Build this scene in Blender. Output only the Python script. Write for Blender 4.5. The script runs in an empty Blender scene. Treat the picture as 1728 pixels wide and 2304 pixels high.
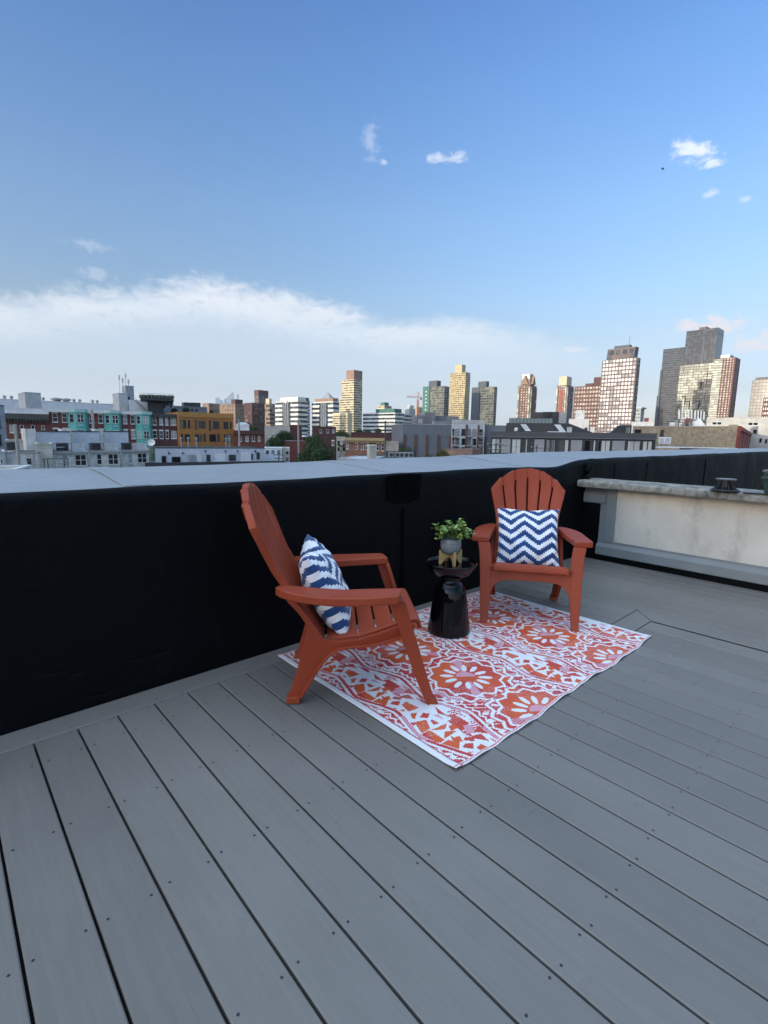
import bpy, math, random
import numpy as np
from mathutils import Vector, Matrix
random.seed(7); rng = np.random.default_rng(7)
GZ = -14.
S = bpy.context.scene; COL = S.collection
PI = math.pi; R = math.radians

# ------------------------------------------------------------------ camera (solved from the deck boards, parapet and rug)
FPX, YAW, PITCH, ROLL, CH = 1115.053, .7437975, -.1507739, .0170058, 1.15654
f_ = Vector((math.sin(YAW)*math.cos(PITCH), math.cos(YAW)*math.cos(PITCH), math.sin(PITCH)))
r_ = Vector((math.cos(YAW), -math.sin(YAW), 0)); u_ = r_.cross(f_)
CR = math.cos(ROLL)*r_ + math.sin(ROLL)*u_; CU = -math.sin(ROLL)*r_ + math.cos(ROLL)*u_
CAMP = Vector((0, 0, CH))
cd = bpy.data.cameras.new('camera'); cam = bpy.data.objects.new('camera', cd); COL.objects.link(cam)
cd.sensor_fit = 'VERTICAL'; cd.sensor_height = 24; cd.lens = 24*FPX/2304
cd.clip_start = .05; cd.clip_end = 40000
m = Matrix((CR, CU, -f_)).transposed().to_4x4(); m.translation = CAMP; cam.matrix_world = m
S.camera = cam
def ray(px, py): return (f_*FPX + CR*(px-864) - CU*(py-1152)).normalized()
def at_z(px, py, z): d = ray(px, py); return CAMP + d*((z-CH)/d.z)
def at_y(px, py, y): d = ray(px, py); return CAMP + d*(y/d.y)
def at_r(px, py, r): d = ray(px, py); return CAMP + d*(r/math.hypot(d.x, d.y))
def k1(x, y): return x/3.7705, 820+y/3.7705
def k2(x, y): return 400+x/3.7705, 820+y/3.7705
def k3(x, y): return 800+x/3.7705, 800+y/3.7705
def k4(x, y): return 1200+x/3.142, 700+y/3.142

# ------------------------------------------------------------------ materials
def new_mat(name):
    M = bpy.data.materials.new(name); M.use_nodes = True
    return M, M.node_tree, M.node_tree.nodes['Principled BSDF']
def lin(c): return tuple(c) + (1,) if len(c) == 3 else tuple(c)
def nd(nt, t, **kw):
    n = nt.nodes.new(t)
    for k, v in kw.items():
        if k in n.inputs: n.inputs[k].default_value = v
        else: setattr(n, k, v)
    return n
def mathn(nt, op, a, b=None, c=None, clamp=False):
    n = nt.nodes.new('ShaderNodeMath'); n.operation = op; n.use_clamp = clamp
    for i, x in enumerate((a, b, c)):
        if x is None: continue
        if isinstance(x, (int, float)): n.inputs[i].default_value = x
        else: nt.links.new(x, n.inputs[i])
    return n.outputs[0]
def smooth(nt, x, lo, hi):
    n = nt.nodes.new('ShaderNodeMapRange'); n.interpolation_type = 'SMOOTHSTEP'
    nt.links.new(x, n.inputs[0]); n.inputs[1].default_value = lo; n.inputs[2].default_value = hi
    return n.outputs[0]
MATS = {}
def mat(name, col, rough=.7, var=.25, scale=3., bump=0., bscale=60., spec=.5, metal=0., coat=0., stretch=None, stain=None):
    """plain surface: base colour with mottled variation, optional bump and stains"""
    if name in MATS: return MATS[name]
    M, nt, b = new_mat(name); L = nt.links
    tc = nd(nt, 'ShaderNodeTexCoord'); src = tc.outputs['Object']
    if stretch:
        mp = nd(nt, 'ShaderNodeMapping'); mp.inputs['Scale'].default_value = stretch; L.new(src, mp.inputs[0]); src = mp.outputs[0]
    n1 = nd(nt, 'ShaderNodeTexNoise', Scale=scale, Detail=6., Roughness=.6); L.new(src, n1.inputs['Vector'])
    rp = nd(nt, 'ShaderNodeMapRange'); rp.inputs[1].default_value = .3; rp.inputs[2].default_value = .7
    rp.inputs[3].default_value = 1-var; rp.inputs[4].default_value = 1+var*.6; L.new(n1.outputs['Fac'], rp.inputs[0])
    mx = nd(nt, 'ShaderNodeMix', data_type='RGBA', blend_type='MULTIPLY'); mx.inputs[0].default_value = 1
    mx.inputs[6].default_value = lin(col); L.new(rp.outputs[0], mx.inputs[7]); out = mx.outputs[2]
    if stain:
        sc, amt, scol = stain
        mp2 = nd(nt, 'ShaderNodeMapping'); mp2.inputs['Scale'].default_value = (sc, sc, sc*.35); L.new(tc.outputs['Object'], mp2.inputs[0])
        n3 = nd(nt, 'ShaderNodeTexNoise', Scale=1., Detail=8., Roughness=.7); L.new(mp2.outputs[0], n3.inputs['Vector'])
        s = smooth(nt, n3.outputs['Fac'], .48, .72); s = mathn(nt, 'MULTIPLY', s, amt)
        m2 = nd(nt, 'ShaderNodeMix', data_type='RGBA'); L.new(s, m2.inputs[0]); L.new(out, m2.inputs[6]); m2.inputs[7].default_value = lin(scol); out = m2.outputs[2]
    L.new(out, b.inputs['Base Color'])
    b.inputs['Roughness'].default_value = rough; b.inputs['Metallic'].default_value = metal
    b.inputs['Specular IOR Level'].default_value = spec; b.inputs['Coat Weight'].default_value = coat
    if bump:
        n2 = nd(nt, 'ShaderNodeTexNoise', Scale=bscale, Detail=5., Roughness=.65); L.new(src, n2.inputs['Vector'])
        bp = nd(nt, 'ShaderNodeBump', Strength=bump, Distance=.01); L.new(n2.outputs['Fac'], bp.inputs['Height']); L.new(bp.outputs[0], b.inputs['Normal'])
    MATS[name] = M; return M
def glass(name, dark, bright, cell=(1.2, 1.2, 3.), frac=.3, metal=.0, rough=.12, spec=.4):
    """window glass: reflective, every pane (cell of the object's own space) with its own blind, depth or painted reflection"""
    if name in MATS: return MATS[name]
    M, nt, b = new_mat(name); L = nt.links
    tc = nd(nt, 'ShaderNodeTexCoord')
    mp = nd(nt, 'ShaderNodeMapping'); mp.inputs['Scale'].default_value = tuple(1/c for c in cell); L.new(tc.outputs['Object'], mp.inputs[0])
    oi = nd(nt, 'ShaderNodeObjectInfo')
    fl = nd(nt, 'ShaderNodeVectorMath', operation='FLOOR'); L.new(mp.outputs[0], fl.inputs[0])
    ad = nd(nt, 'ShaderNodeVectorMath', operation='ADD'); L.new(fl.outputs[0], ad.inputs[0])
    cb = nd(nt, 'ShaderNodeCombineXYZ'); sc = mathn(nt, 'MULTIPLY', oi.outputs['Random'], 91.7); L.new(sc, cb.inputs[2]); L.new(cb.outputs[0], ad.inputs[1])
    wn = nd(nt, 'ShaderNodeTexWhiteNoise'); L.new(ad.outputs[0], wn.inputs['Vector'])
    s = smooth(nt, wn.outputs['Value'], 1-frac-.15, 1-frac+.15)
    mx = nd(nt, 'ShaderNodeMix', data_type='RGBA'); L.new(s, mx.inputs[0]); mx.inputs[6].default_value = lin(dark); mx.inputs[7].default_value = lin(bright)
    L.new(mx.outputs[2], b.inputs['Base Color']); b.inputs['Roughness'].default_value = rough; b.inputs['Metallic'].default_value = metal
    b.inputs['Specular IOR Level'].default_value = spec
    MATS[name] = M; return M

# ------------------------------------------------------------------ mesh helpers
class MB:
    def __init__(s): s.v = []; s.f = []; s.m = []
    def add(s, vs, fs, mi=0):
        o = len(s.v); s.v += [tuple(x) for x in vs]; s.f += [tuple(i+o for i in f) for f in fs]; s.m += [mi]*len(fs); return s
    def box(s, x0, x1, y0, y1, z0, z1, mi=0):
        vs = [(x, y, z) for x in (x0, x1) for y in (y0, y1) for z in (z0, z1)]
        return s.add(vs, [(0, 1, 3, 2), (4, 6, 7, 5), (0, 4, 5, 1), (2, 3, 7, 6), (0, 2, 6, 4), (1, 5, 7, 3)], mi)
    def obox(s, c, half, rz=0, rx=0, ry=0, mi=0):
        from mathutils import Euler
        E = Euler((rx, ry, rz)).to_matrix(); vs = [Vector(c)+E@Vector((a*half[0], b*half[1], d*half[2])) for a in (-1, 1) for b in (-1, 1) for d in (-1, 1)]
        return s.add(vs, [(0, 1, 3, 2), (4, 6, 7, 5), (0, 4, 5, 1), (2, 3, 7, 6), (0, 2, 6, 4), (1, 5, 7, 3)], mi)
    def loft(s, loops, mi=0, caps=True):
        n = len(loops[0]); vs = [p for l in loops for p in l]; fs = []
        for i in range(len(loops)-1):
            for j in range(n): fs.append((i*n+j, i*n+(j+1) % n, (i+1)*n+(j+1) % n, (i+1)*n+j))
        if caps: fs.append(tuple(range(n-1, -1, -1))); fs.append(tuple(range((len(loops)-1)*n, len(loops)*n)))
        return s.add(vs, fs, mi)
    def prism(s, poly, fn, a, b, mi=0):
        """2D outline extruded between a and b; fn(p, q, t) gives the 3D point"""
        return s.loft([[fn(p, q, a) for p, q in poly], [fn(p, q, b) for p, q in poly]], mi)
    def lathe(s, prof, c=(0, 0, 0), n=32, mi=0, close=True):
        return s.loft([[(c[0]+r*math.cos(2*PI*k/n), c[1]+r*math.sin(2*PI*k/n), c[2]+z) for k in range(n)] for r, z in prof], mi, close)
    def tube(s, pts, rad, n=6, mi=0):
        loops = []; P = [Vector(p) for p in pts]
        for i, p in enumerate(P):
            t = (P[min(i+1, len(P)-1)]-P[max(i-1, 0)]).normalized()
            a = t.orthogonal().normalized() if abs(t.z) > .95 else t.cross(Vector((0, 0, 1))).normalized()
            b = t.cross(a); r = rad[i] if isinstance(rad, (list, tuple)) else rad
            loops.append([p+(a*math.cos(2*PI*k/n)+b*math.sin(2*PI*k/n))*r for k in range(n)])
        return s.loft(loops, mi)
    def build(s, name, mats, parent=None, smooth=0, bevel=0, seg=2, loc=None, fix=True):
        me = bpy.data.meshes.new(name); me.from_pydata(s.v, [], s.f)
        for M in (mats if isinstance(mats, (list, tuple)) else [mats]): me.materials.append(M)
        if any(s.m): me.polygons.foreach_set('material_index', s.m)
        if fix:
            import bmesh
            bm = bmesh.new(); bm.from_mesh(me); bmesh.ops.recalc_face_normals(bm, faces=bm.faces); bm.to_mesh(me); bm.free()
        if smooth:
            me.shade_smooth()
            if smooth < 180: me.set_sharp_from_angle(angle=R(smooth))
        o = bpy.data.objects.new(name, me); COL.objects.link(o)
        if parent: o.parent = parent
        if loc: o.location = loc
        if bevel:
            b = o.modifiers.new('bevel', 'BEVEL'); b.width = bevel; b.segments = seg; b.limit_method = 'ANGLE'; b.angle_limit = R(35)
            if smooth: b.harden_normals = False
        return o
def tag(o, label=None, cat=None, group=None, kind=None):
    if label: o['label'] = label
    if cat: o['category'] = cat
    if group: o['group'] = group
    if kind: o['kind'] = kind
    return o
def thing(name, label, cat, loc=(0, 0, 0), rz=0, group=None):
    o = bpy.data.objects.new(name, None); COL.objects.link(o); o.location = loc; o.rotation_euler = (0, 0, rz); o.empty_display_size = .1
    return tag(o, label, cat, group)
def dup(root, loc, rz=0, label=None, group=None, scale=None, name=None):
    r = root.copy(); COL.objects.link(r); r.location = loc; r.rotation_euler = (0, 0, rz)
    if scale: r.scale = scale
    if label: r['label'] = label
    if group: r['group'] = group
    for ch in list(root.children):
        c = ch.copy(); COL.objects.link(c); c.parent = r
        for g in ch.children:
            d = g.copy(); COL.objects.link(d); d.parent = c
    return r
def interp(pts, x):
    xs = [p[0] for p in pts]
    return [float(np.interp(x, xs, [p[k] for p in pts])) for k in range(1, len(pts[0]))]

# ------------------------------------------------------------------ deck
YW, YS = 2.2752, 2.1331           # parapet face, seam of the border board
PITCHX, X1 = .1435, .1978
def deck_mat():
    M, nt, b = new_mat('grey composite decking'); L = nt.links
    tc = nd(nt, 'ShaderNodeTexCoord'); at = nd(nt, 'ShaderNodeAttribute', attribute_name='grain')  # uv along each board + tone
    sp = nd(nt, 'ShaderNodeSeparateXYZ'); L.new(at.outputs['Vector'], sp.inputs[0])
    mp = nd(nt, 'ShaderNodeMapping'); mp.inputs['Scale'].default_value = (30, 1.6, 1); L.new(at.outputs['Vector'], mp.inputs[0])
    n1 = nd(nt, 'ShaderNodeTexNoise', Scale=1.6, Detail=7., Roughness=.6, Distortion=1.2); L.new(mp.outputs[0], n1.inputs['Vector'])
    mp2 = nd(nt, 'ShaderNodeMapping'); mp2.inputs['Scale'].default_value = (120, 5, 1); L.new(at.outputs['Vector'], mp2.inputs[0])
    n2 = nd(nt, 'ShaderNodeTexNoise', Scale=2.2, Detail=4., Roughness=.7, Distortion=.4); L.new(mp2.outputs[0], n2.inputs['Vector'])
    n3 = nd(nt, 'ShaderNodeTexNoise', Scale=2.1, Detail=5.); L.new(tc.outputs['Object'], n3.inputs['Vector'])
    n4 = nd(nt, 'ShaderNodeTexNoise', Scale=9., Detail=7., Roughness=.75); L.new(tc.outputs['Object'], n4.inputs['Vector'])
    v = mathn(nt, 'ADD', mathn(nt, 'MULTIPLY', n1.outputs['Fac'], .30), mathn(nt, 'MULTIPLY', n3.outputs['Fac'], .34))
    v = mathn(nt, 'ADD', v, mathn(nt, 'MULTIPLY', n2.outputs['Fac'], .26))
    v = mathn(nt, 'ADD', v, mathn(nt, 'MULTIPLY', sp.outputs['Z'], .17))
    groove = smooth(nt, n2.outputs['Fac'], .60, .74)
    v = mathn(nt, 'SUBTRACT', v, mathn(nt, 'MULTIPLY', groove, .20))
    scuff = mathn(nt, 'MULTIPLY', smooth(nt, n4.outputs['Fac'], .62, .72), .17); v = mathn(nt, 'SUBTRACT', v, scuff)
    v = mathn(nt, 'ADD', v, .48)
    mx = nd(nt, 'ShaderNodeMix', data_type='RGBA', blend_type='MULTIPLY'); mx.inputs[0].default_value = 1
    mx.inputs[6].default_value = (.166, .156, .146, 1); L.new(v, mx.inputs[7]); L.new(mx.outputs[2], b.inputs['Base Color'])
    rr = mathn(nt, 'MULTIPLY_ADD', n3.outputs['Fac'], .2, .42); L.new(rr, b.inputs['Roughness'])
    h = mathn(nt, 'SUBTRACT', mathn(nt, 'MULTIPLY', n1.outputs['Fac'], .5), groove)
    bp = nd(nt, 'ShaderNodeBump', Strength=.35, Distance=.0015); L.new(h, bp.inputs['Height']); L.new(bp.outputs[0], b.inputs['Normal'])
    b.inputs['Specular IOR Level'].default_value = .4
    return M
DECK = deck_mat(); GAP = mat('dark void under boards', (.006, .006, .007), .9, .1); SCREW = mat('dark screw heads', (.012, .013, .016), .5, .1)
mb = MB(); grain = []
def board(poly, along, tone):
    """one plank with eased edges: poly is its top outline (4 corners, ccw), along = (dx, dy) grain direction"""
    c = Vector((sum(p[0] for p in poly)/4, sum(p[1] for p in poly)/4)); e = .003
    ins = []
    for k in range(4):
        p0, p, p1 = (Vector(poly[(k+d) % 4]) for d in (-1, 0, 1))
        a = (p0-p).normalized(); b = (p1-p).normalized(); s = max(.25, abs(a.x*b.y-a.y*b.x)); ins.append(p+(a+b)*(e/s))
    lo = [(p[0], p[1], -.025) for p in poly]; mid = [(p[0], p[1], -e) for p in poly]; top = [(p.x, p.y, 0) for p in ins]
    mb.loft([lo, mid, top], 0)
    off = random.random()*40
    for p in lo+mid+top:
        q = Vector((p[0], p[1])); al = Vector(along); pe = Vector((-along[1], along[0]))
        grain.append((q.dot(pe)+off, q.dot(al)+off*3, tone))
G = .0034
def yb(x0, x1, y0, y1): board([(x0+G, y0+G), (x1-G, y0+G), (x1-G, y1-G), (x0+G, y1-G)], (0, 1), random.random())
DX1, DY0 = 4.765, -3.6
k = -28
while True:
    x0 = X1+PITCHX*k; x1 = x0+PITCHX
    if x0 > DX1-.02: break
    x1 = min(x1, DX1)
    if 2.35 < x0 < 3.2:              # inner panel, framed at its far end by a mitred board under the rug
        yb(x0, x1, DY0, 1.088); yb(x0, x1, 1.233, YS)
    elif x0 < 2.35 or x0 > 3.5: yb(x0, x1, DY0, YS)
    elif x0 < 3.36: yb(x0, 3.386, DY0, 1.088 if x0 < 3.3 else 1.088); yb(x0, x1, 1.233, YS)
    else: yb(x0, 3.535, 1.236, YS); yb(3.535, x1, DY0, YS)
    k += 1
XA = X1+PITCHX*15
board([(XA+.72+G, 1.088+G), (3.386-G, 1.088+G), (3.535-G*2, 1.233-G), (XA+.72+G, 1.233-G)], (1, 0), .8)
board([(3.386+G, DY0), (3.535-G, DY0), (3.535-G, 1.233-G*2), (3.386+G, 1.088+G)], (0, 1), .6)
# border board along the parapet, in three lengths
xs = [-4.2, -1.1, 2.55, DX1]
for a, b in zip(xs, xs[1:]): board([(a, YS+.002), (b-.002, YS+.002), (b-.002, YW-.006), (a, YW-.006)], (1, 0), random.random())
ng = len(mb.v)
mb.box(-4.2, DX1+.05, DY0, YW-.001, -.06, -.032, 1)
for j in range(-10, 4):                                     # screws: two per board on every joist
    y = 1.978-.3905*(3-j) if j < 3 else 1.978
    for k in range(-26, 32):
        x0 = X1+PITCHX*k
        for dx in (.022, PITCHX-.022):
            x = x0+dx+random.uniform(-.004, .004); yy = y+random.uniform(-.006, .006)
            if x > 4.7 or 3.37 < x < 3.55 : continue
            mb.add([(x+.0036*math.cos(t*PI/4), yy+.0036*math.sin(t*PI/4), .0006) for t in range(8)], [tuple(range(8))], 2)
for k in range(-26, 32):
    for dx in (.022, PITCHX-.022):
        for yy in (2.12, 2.16, 2.25):
            x = X1+PITCHX*k+dx+random.uniform(-.01, .01)
            if x > 4.7 or (yy > 2.13 and k % 3): continue
            mb.add([(x+.003*math.cos(t*PI/4), yy+.003*math.sin(t*PI/4), .0006) for t in range(8)], [tuple(range(8))], 2)
deck = mb.build('deck', [DECK, GAP, SCREW]); tag(deck, kind='structure')
at = deck.data.attributes.new('grain', 'FLOAT_VECTOR', 'POINT')
gv = np.zeros((len(mb.v), 3), np.float32); gv[:ng] = grain[:ng]; at.data.foreach_set('vector', gv.ravel())

# ------------------------------------------------------------------ parapet wall
def membrane(name, col, rough, spec, seed):
    M, nt, b = new_mat(name); L = nt.links
    tc = nd(nt, 'ShaderNodeTexCoord')
    n1 = nd(nt, 'ShaderNodeTexNoise', Scale=1.7, Detail=7., Roughness=.62); L.new(tc.outputs['Object'], n1.inputs['Vector'])
    mp = nd(nt, 'ShaderNodeMapping'); mp.inputs['Scale'].default_value = (1.2, 9, 9); mp.inputs['Location'].default_value = (seed, 0, 0); L.new(tc.outputs['Object'], mp.inputs[0])
    n2 = nd(nt, 'ShaderNodeTexNoise', Scale=1.4, Detail=5., Roughness=.6, Distortion=.8); L.new(mp.outputs[0], n2.inputs['Vector'])
    n3 = nd(nt, 'ShaderNodeTexNoise', Scale=45., Detail=4.); L.new(tc.outputs['Object'], n3.inputs['Vector'])
    v = mathn(nt, 'MULTIPLY_ADD', n1.outputs['Fac'], .7, .52); v = mathn(nt, 'ADD', v, mathn(nt, 'MULTIPLY', n3.outputs['Fac'], .25))
    crease = smooth(nt, n2.outputs['Fac'], .66, .72); v = mathn(nt, 'SUBTRACT', v, mathn(nt, 'MULTIPLY', crease, .5))
    mx = nd(nt, 'ShaderNodeMix', data_type='RGBA', blend_type='MULTIPLY'); mx.inputs[0].default_value = 1
    mx.inputs[6].default_value = lin(col); L.new(v, mx.inputs[7])
    mp3 = nd(nt, 'ShaderNodeMapping'); mp3.inputs['Scale'].default_value = (7, 7, 2.2); L.new(tc.outputs['Object'], mp3.inputs[0]); n5 = nd(nt, 'ShaderNodeTexNoise', Scale=1., Detail=9., Roughness=.72, Distortion=.7); L.new(mp3.outputs[0], n5.inputs['Vector'])
    dust = mathn(nt, 'MULTIPLY', mathn(nt, 'MULTIPLY', smooth(nt, n5.outputs['Fac'], .54, .74), smooth(nt, n1.outputs['Fac'], .40, .62)), .55)
    md = nd(nt, 'ShaderNodeMix', data_type='RGBA'); L.new(dust, md.inputs[0]); L.new(mx.outputs[2], md.inputs[6]); md.inputs[7].default_value = lin([c_*2.6+.006 for c_ in col] if col[0] < .1 else [c_*.62 for c_ in col]); L.new(md.outputs[2], b.inputs['Base Color'])
    L.new(mathn(nt, 'MULTIPLY_ADD', n1.outputs['Fac'], .3, rough), b.inputs['Roughness']); b.inputs['Specular IOR Level'].default_value = spec
    h = mathn(nt, 'MULTIPLY_ADD', n3.outputs['Fac'], .15, mathn(nt, 'SUBTRACT', n1.outputs['Fac'], mathn(nt, 'MULTIPLY', crease, .4)))
    bp = nd(nt, 'ShaderNodeBump', Strength=.8, Distance=.03); L.new(h, bp.inputs['Height']); L.new(bp.outputs[0], b.inputs['Normal'])
    return M
RUB = membrane('black rubber membrane', (.0014, .002, .003), .46, .11, 3.)
TOPM = membrane('weathered grey coping membrane', (.235, .25, .275), .45, .5, 9.)
GAPB = mat('patch black', (.0007, .0008, .0012), .75, .2, 5., bump=.2, bscale=20, spec=.06)
def wob(x, s): return .6*math.sin(x*2.1+s)+.4*math.sin(x*5.3+s*2.2)+.3*math.sin(x*11.7+s*3.1)
def parapet(x0, x1, dz, s, lump=None, y0=YW, lean=0):
    prof = [(y0, -14.), (y0, -.05), (y0+.001, .45), (y0+.002, .865), (y0+.005, .895), (y0+.013, .914), (y0+.030, .924), (y0+.060, .927), (y0+.14, .931),
            (y0+.3, .940), (y0+.5, .952), (y0+.70, .963), (y0+.775, .965), (y0+.79, .95), (y0+.795, .85), (y0+.8, -14.)]
    b = MB(); n = max(2, int((x1-x0)/.05)); loops = []
    for i in range(n+1):
        x = x0+(x1-x0)*i/n; l = []
        for q, (y, z) in enumerate(prof):
            d = 0
            if 2 < q < 13:
                d = .0035*wob(x, s+q*.13)
                if lump: k = min(1, max(0, (y-y0-.03)/.62)); d += lump(x)*(1-k)+(.045*(lambda t: t*t*(3-2*t))(min(1, max(0, (x-1.5)/4.2)))+.0014*max(0, x-5.7))*k
            l.append((x, y+(.003*wob(x*1.3, s+q*.4) if 1 < q < 9 else 0), z+dz*(z > .5)+d))
        loops.append(l)
    nP = len(prof); vs = [p for l in loops for p in l]
    for i in range(n):
        for j in range(nP-1): b.add([], [])
    fs = []; ms = []
    for i in range(n):
        for j in range(nP-1): fs.append((i*nP+j, i*nP+j+1, (i+1)*nP+j+1, (i+1)*nP+j)); ms.append(1 if 6 <= j <= 11 else 0)
    b.v = vs; b.f = fs; b.m = ms
    b.add([], []); b.f += [tuple(range(nP)), tuple(range(len(vs)-1, len(vs)-nP-1, -1))]; b.m += [0, 0]
    return b
W = thing('parapet_wall', 'long low black parapet wall with grey membrane coping behind the two chairs', 'wall', (0, 0, 0))
parapet(-5.5, 4.80, 0, 1., lambda x: -.014*math.exp(-((x-4.15)/.3)**2)+.046*(lambda t: t*t*(3-2*t))(min(1, max(0, (x-4.25)/.55)))).build('wall_body', [RUB, TOPM], W, smooth=50, fix=True)
# black patch with a drip strip under it
p0 = at_y(840+195/5.925, 1020+255/5.925, YW); p1 = at_y(840+612/5.925, 1020+640/5.925, YW)
b = MB(); out = []
for q in range(28):
    t = q/27; x = p0.x+(p1.x-p0.x)*t
    out.append((x, p1.z+.025*(1-math.sin(PI*t))+random.uniform(-.006, .006)))
out = [(p0.x-.004, .916)] + [(p0.x+random.uniform(-.012, 0), .91-(.91-p1.z-.03)*q/8) for q in range(1, 8)] + out + [(p1.x+random.uniform(0, .012), p1.z+.03+(.91-p1.z-.03)*q/8) for q in range(1, 8)] + [(p1.x, .916)]
b.prism(out, lambda p, q, t: (p, t, q), YW-.0055, YW+.004)
pt = b.build('membrane_patch', GAPB, W, bevel=.002)
b = MB(); xm = .5*(p0.x+p1.x)-.004
b.prism([(xm-.010, .70), (xm+.010, .70), (xm+.009, .55), (xm+.014, .38), (xm+.021, .2), (xm+.026, .0), (xm-.026, .0), (xm-.020, .2), (xm-.010, .4), (xm-.008, .55)], lambda p, q, t: (p, t, q), YW-.0045, YW+.004)
b.build('drip_strip', GAPB, W, bevel=.0015)
b = MB(); b.obox((.5*(p0.x+p1.x), YW-.006, p1.z+.14), (.075, .004, .05)); b.build('cover_plate', GAPB, W, bevel=.006)
W2 = thing('parapet_wall', 'raised black parapet run beyond the pale stucco wall, on the right', 'wall', (0, 0, 0))
parapet(4.801, 16.5, .0, 1., lambda x: .046+.006*math.exp(-((x-4.95)/.06)**2)+.0022*(x-4.8)).build('wall_body', [RUB, TOPM], W2, smooth=50)
for x in (5.5, 6.42, 8.75):                # membrane laps on the raised run
    b = MB(); b.prism([(x-.03, -.02), (x+.03, -.02), (x+.028, .90), (x-.028, .90)], lambda p, q, t: (p, t, q), YW-.006, YW+.004); b.build('membrane_lap', RUB, W2, bevel=.002)
b = MB(); b.tube([(4.81+.02*math.sin(q), YW-.012-.01*math.sin(q*2.1), .62+q*.038) for q in range(9)], [.02, .03, .035, .03, .034, .03, .036, .04, .03], 8); b.build('membrane_fold', RUB, W2, smooth=60)
def cap_lap(x0, x1, parent, s, lump, base):
    b = MB(); loops = []
    for i in range(5):
        x = x0+(x1-x0)*i/4+.0; l = []
        for q, (y, z) in enumerate([(YW+.034, .9245), (YW+.060, .927), (YW+.14, .931), (YW+.3, .940), (YW+.5, .952), (YW+.70, .963), (YW+.775, .965)]):
            k = min(1, max(0, (y-YW-.03)/.62)); d = .0035*wob(x, s+(q+6)*.13)+lump(x)*(1-k)+(.045*(lambda t: t*t*(3-2*t))(min(1, max(0, (x-1.5)/4.2)))+.0014*max(0, x-5.7))*k
            l.append((x+.012*math.sin(y*7+x), y, z+d+.0032))
        loops.append(l+[(p[0], p[1]+.001, p[2]-.006) for p in reversed(l)])
    b.loft(loops); return b.build('cap_lap', TOPM, parent, smooth=50)
LUMP = lambda x: -.014*math.exp(-((x-4.15)/.3)**2)+.046*(lambda t: t*t*(3-2*t))(min(1, max(0, (x-4.25)/.55)))
for x in (.62, 2.18, 3.72): cap_lap(x, x+.11, W, 1., LUMP, 0)
# neighbour's flat roof behind the stucco wall
b = MB(); b.box(4.98, 16.5, -6, YW-.003, -.6, -.15); tag(b.build('roof', mat('neighbour roof felt', (.12, .125, .13), .8, .3, 2.)), kind='structure')
b = MB(); b.box(-5.5, 4.9, -6, YW-.003, -14, -.07); tag(b.build('roof_slab', mat('roof slab', (.1, .1, .1), .8)), kind='structure')

# ------------------------------------------------------------------ stucco wall with stone coping and metal flashing
SX = 4.80
STU = mat('pale stucco', (.61, .585, .515), .85, .14, 2.2, bump=.55, bscale=38, stain=(5., .6, (.30, .285, .25)))
STONE = mat('weathered coping stone', (.27, .26, .23), .9, .5, 16., bump=.9, bscale=60, stain=(14., .95, (.035, .034, .028)))
FLASH = mat('grey painted flashing', (.20, .225, .235), .42, .12, 4., bump=.04, bscale=15)
SW = thing('stucco_wall', 'low pale stucco wall with weathered stone coping and grey metal flashing', 'wall', (SX, 0, 0))
b = MB(); b.box(.0, .17, -5, YW-.012, -.5, .705); b.build('wall_body', STU, SW)
b = MB(); n = 170; loops = []
for i in range(n+1):
    y = YW-.006-(YW+5)*i/n; j = lambda a: rng.uniform(-a, a)*.45
    loops.append([(-.165+j(.004), y, .712+j(.006)), (-.172+j(.004), y, .735+j(.004)), (-.165+j(.003), y, .762+j(.003)), (-.145+j(.003), y, .773+j(.002)), (-.02, y, .776+j(.002)), (.2, y, .778+j(.002)), (.215, y, .765), (.21, y, .706), (-.10, y, .704)])
b.loft(loops); b.build('coping', STONE, SW, smooth=40)
b = MB(); b.prism([(-.004, .192), (-.004, .17), (-.035, .135), (-.035, .056), (-.028, .05), (.02, .05), (.02, .192)], lambda p, q, t: (p, t, q), -5, 2.10); b.build('base_flashing', FLASH, SW, bevel=.002)
b = MB(); b.box(-.016, .02, 1.946, 2.035, .18, .70); b.box(-.008, .02, 2.035, 2.095, .18, .70); b.build('upright_flashing', FLASH, SW, bevel=.003)
b = MB(); b.prism([(-.006, .70), (-.006, .665), (-.03, .64), (-.03, .565), (-.022, .55), (.0, .55), (.0, .70)], lambda p, q, t: (p, t, q), 2.045, YW-.014); b.build('head_flashing', FLASH, SW, bevel=.002)
b = MB(); b.box(-.0075, .01, 2.097, YW-.013, -.03, .55); b.box(-.02, .01, -5, 2.1, -.05, .049); b.build('backing_membrane', RUB, SW)
for yy, zz, xx in [(1.245, .178, -.005), (1.87, .178, -.005), (.62, .178, -.005), (2.07, .26, -.0085), (2.08, .66, -.0085), (2.22, .685, -.0065)]:
    b = MB(); b.lathe([(.006, 0), (.006, .003), (.003, .005)], n=8); o = b.build('screw', FLASH, SW); o.rotation_euler = (0, -PI/2, 0); o.location = (xx, yy, zz)

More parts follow.
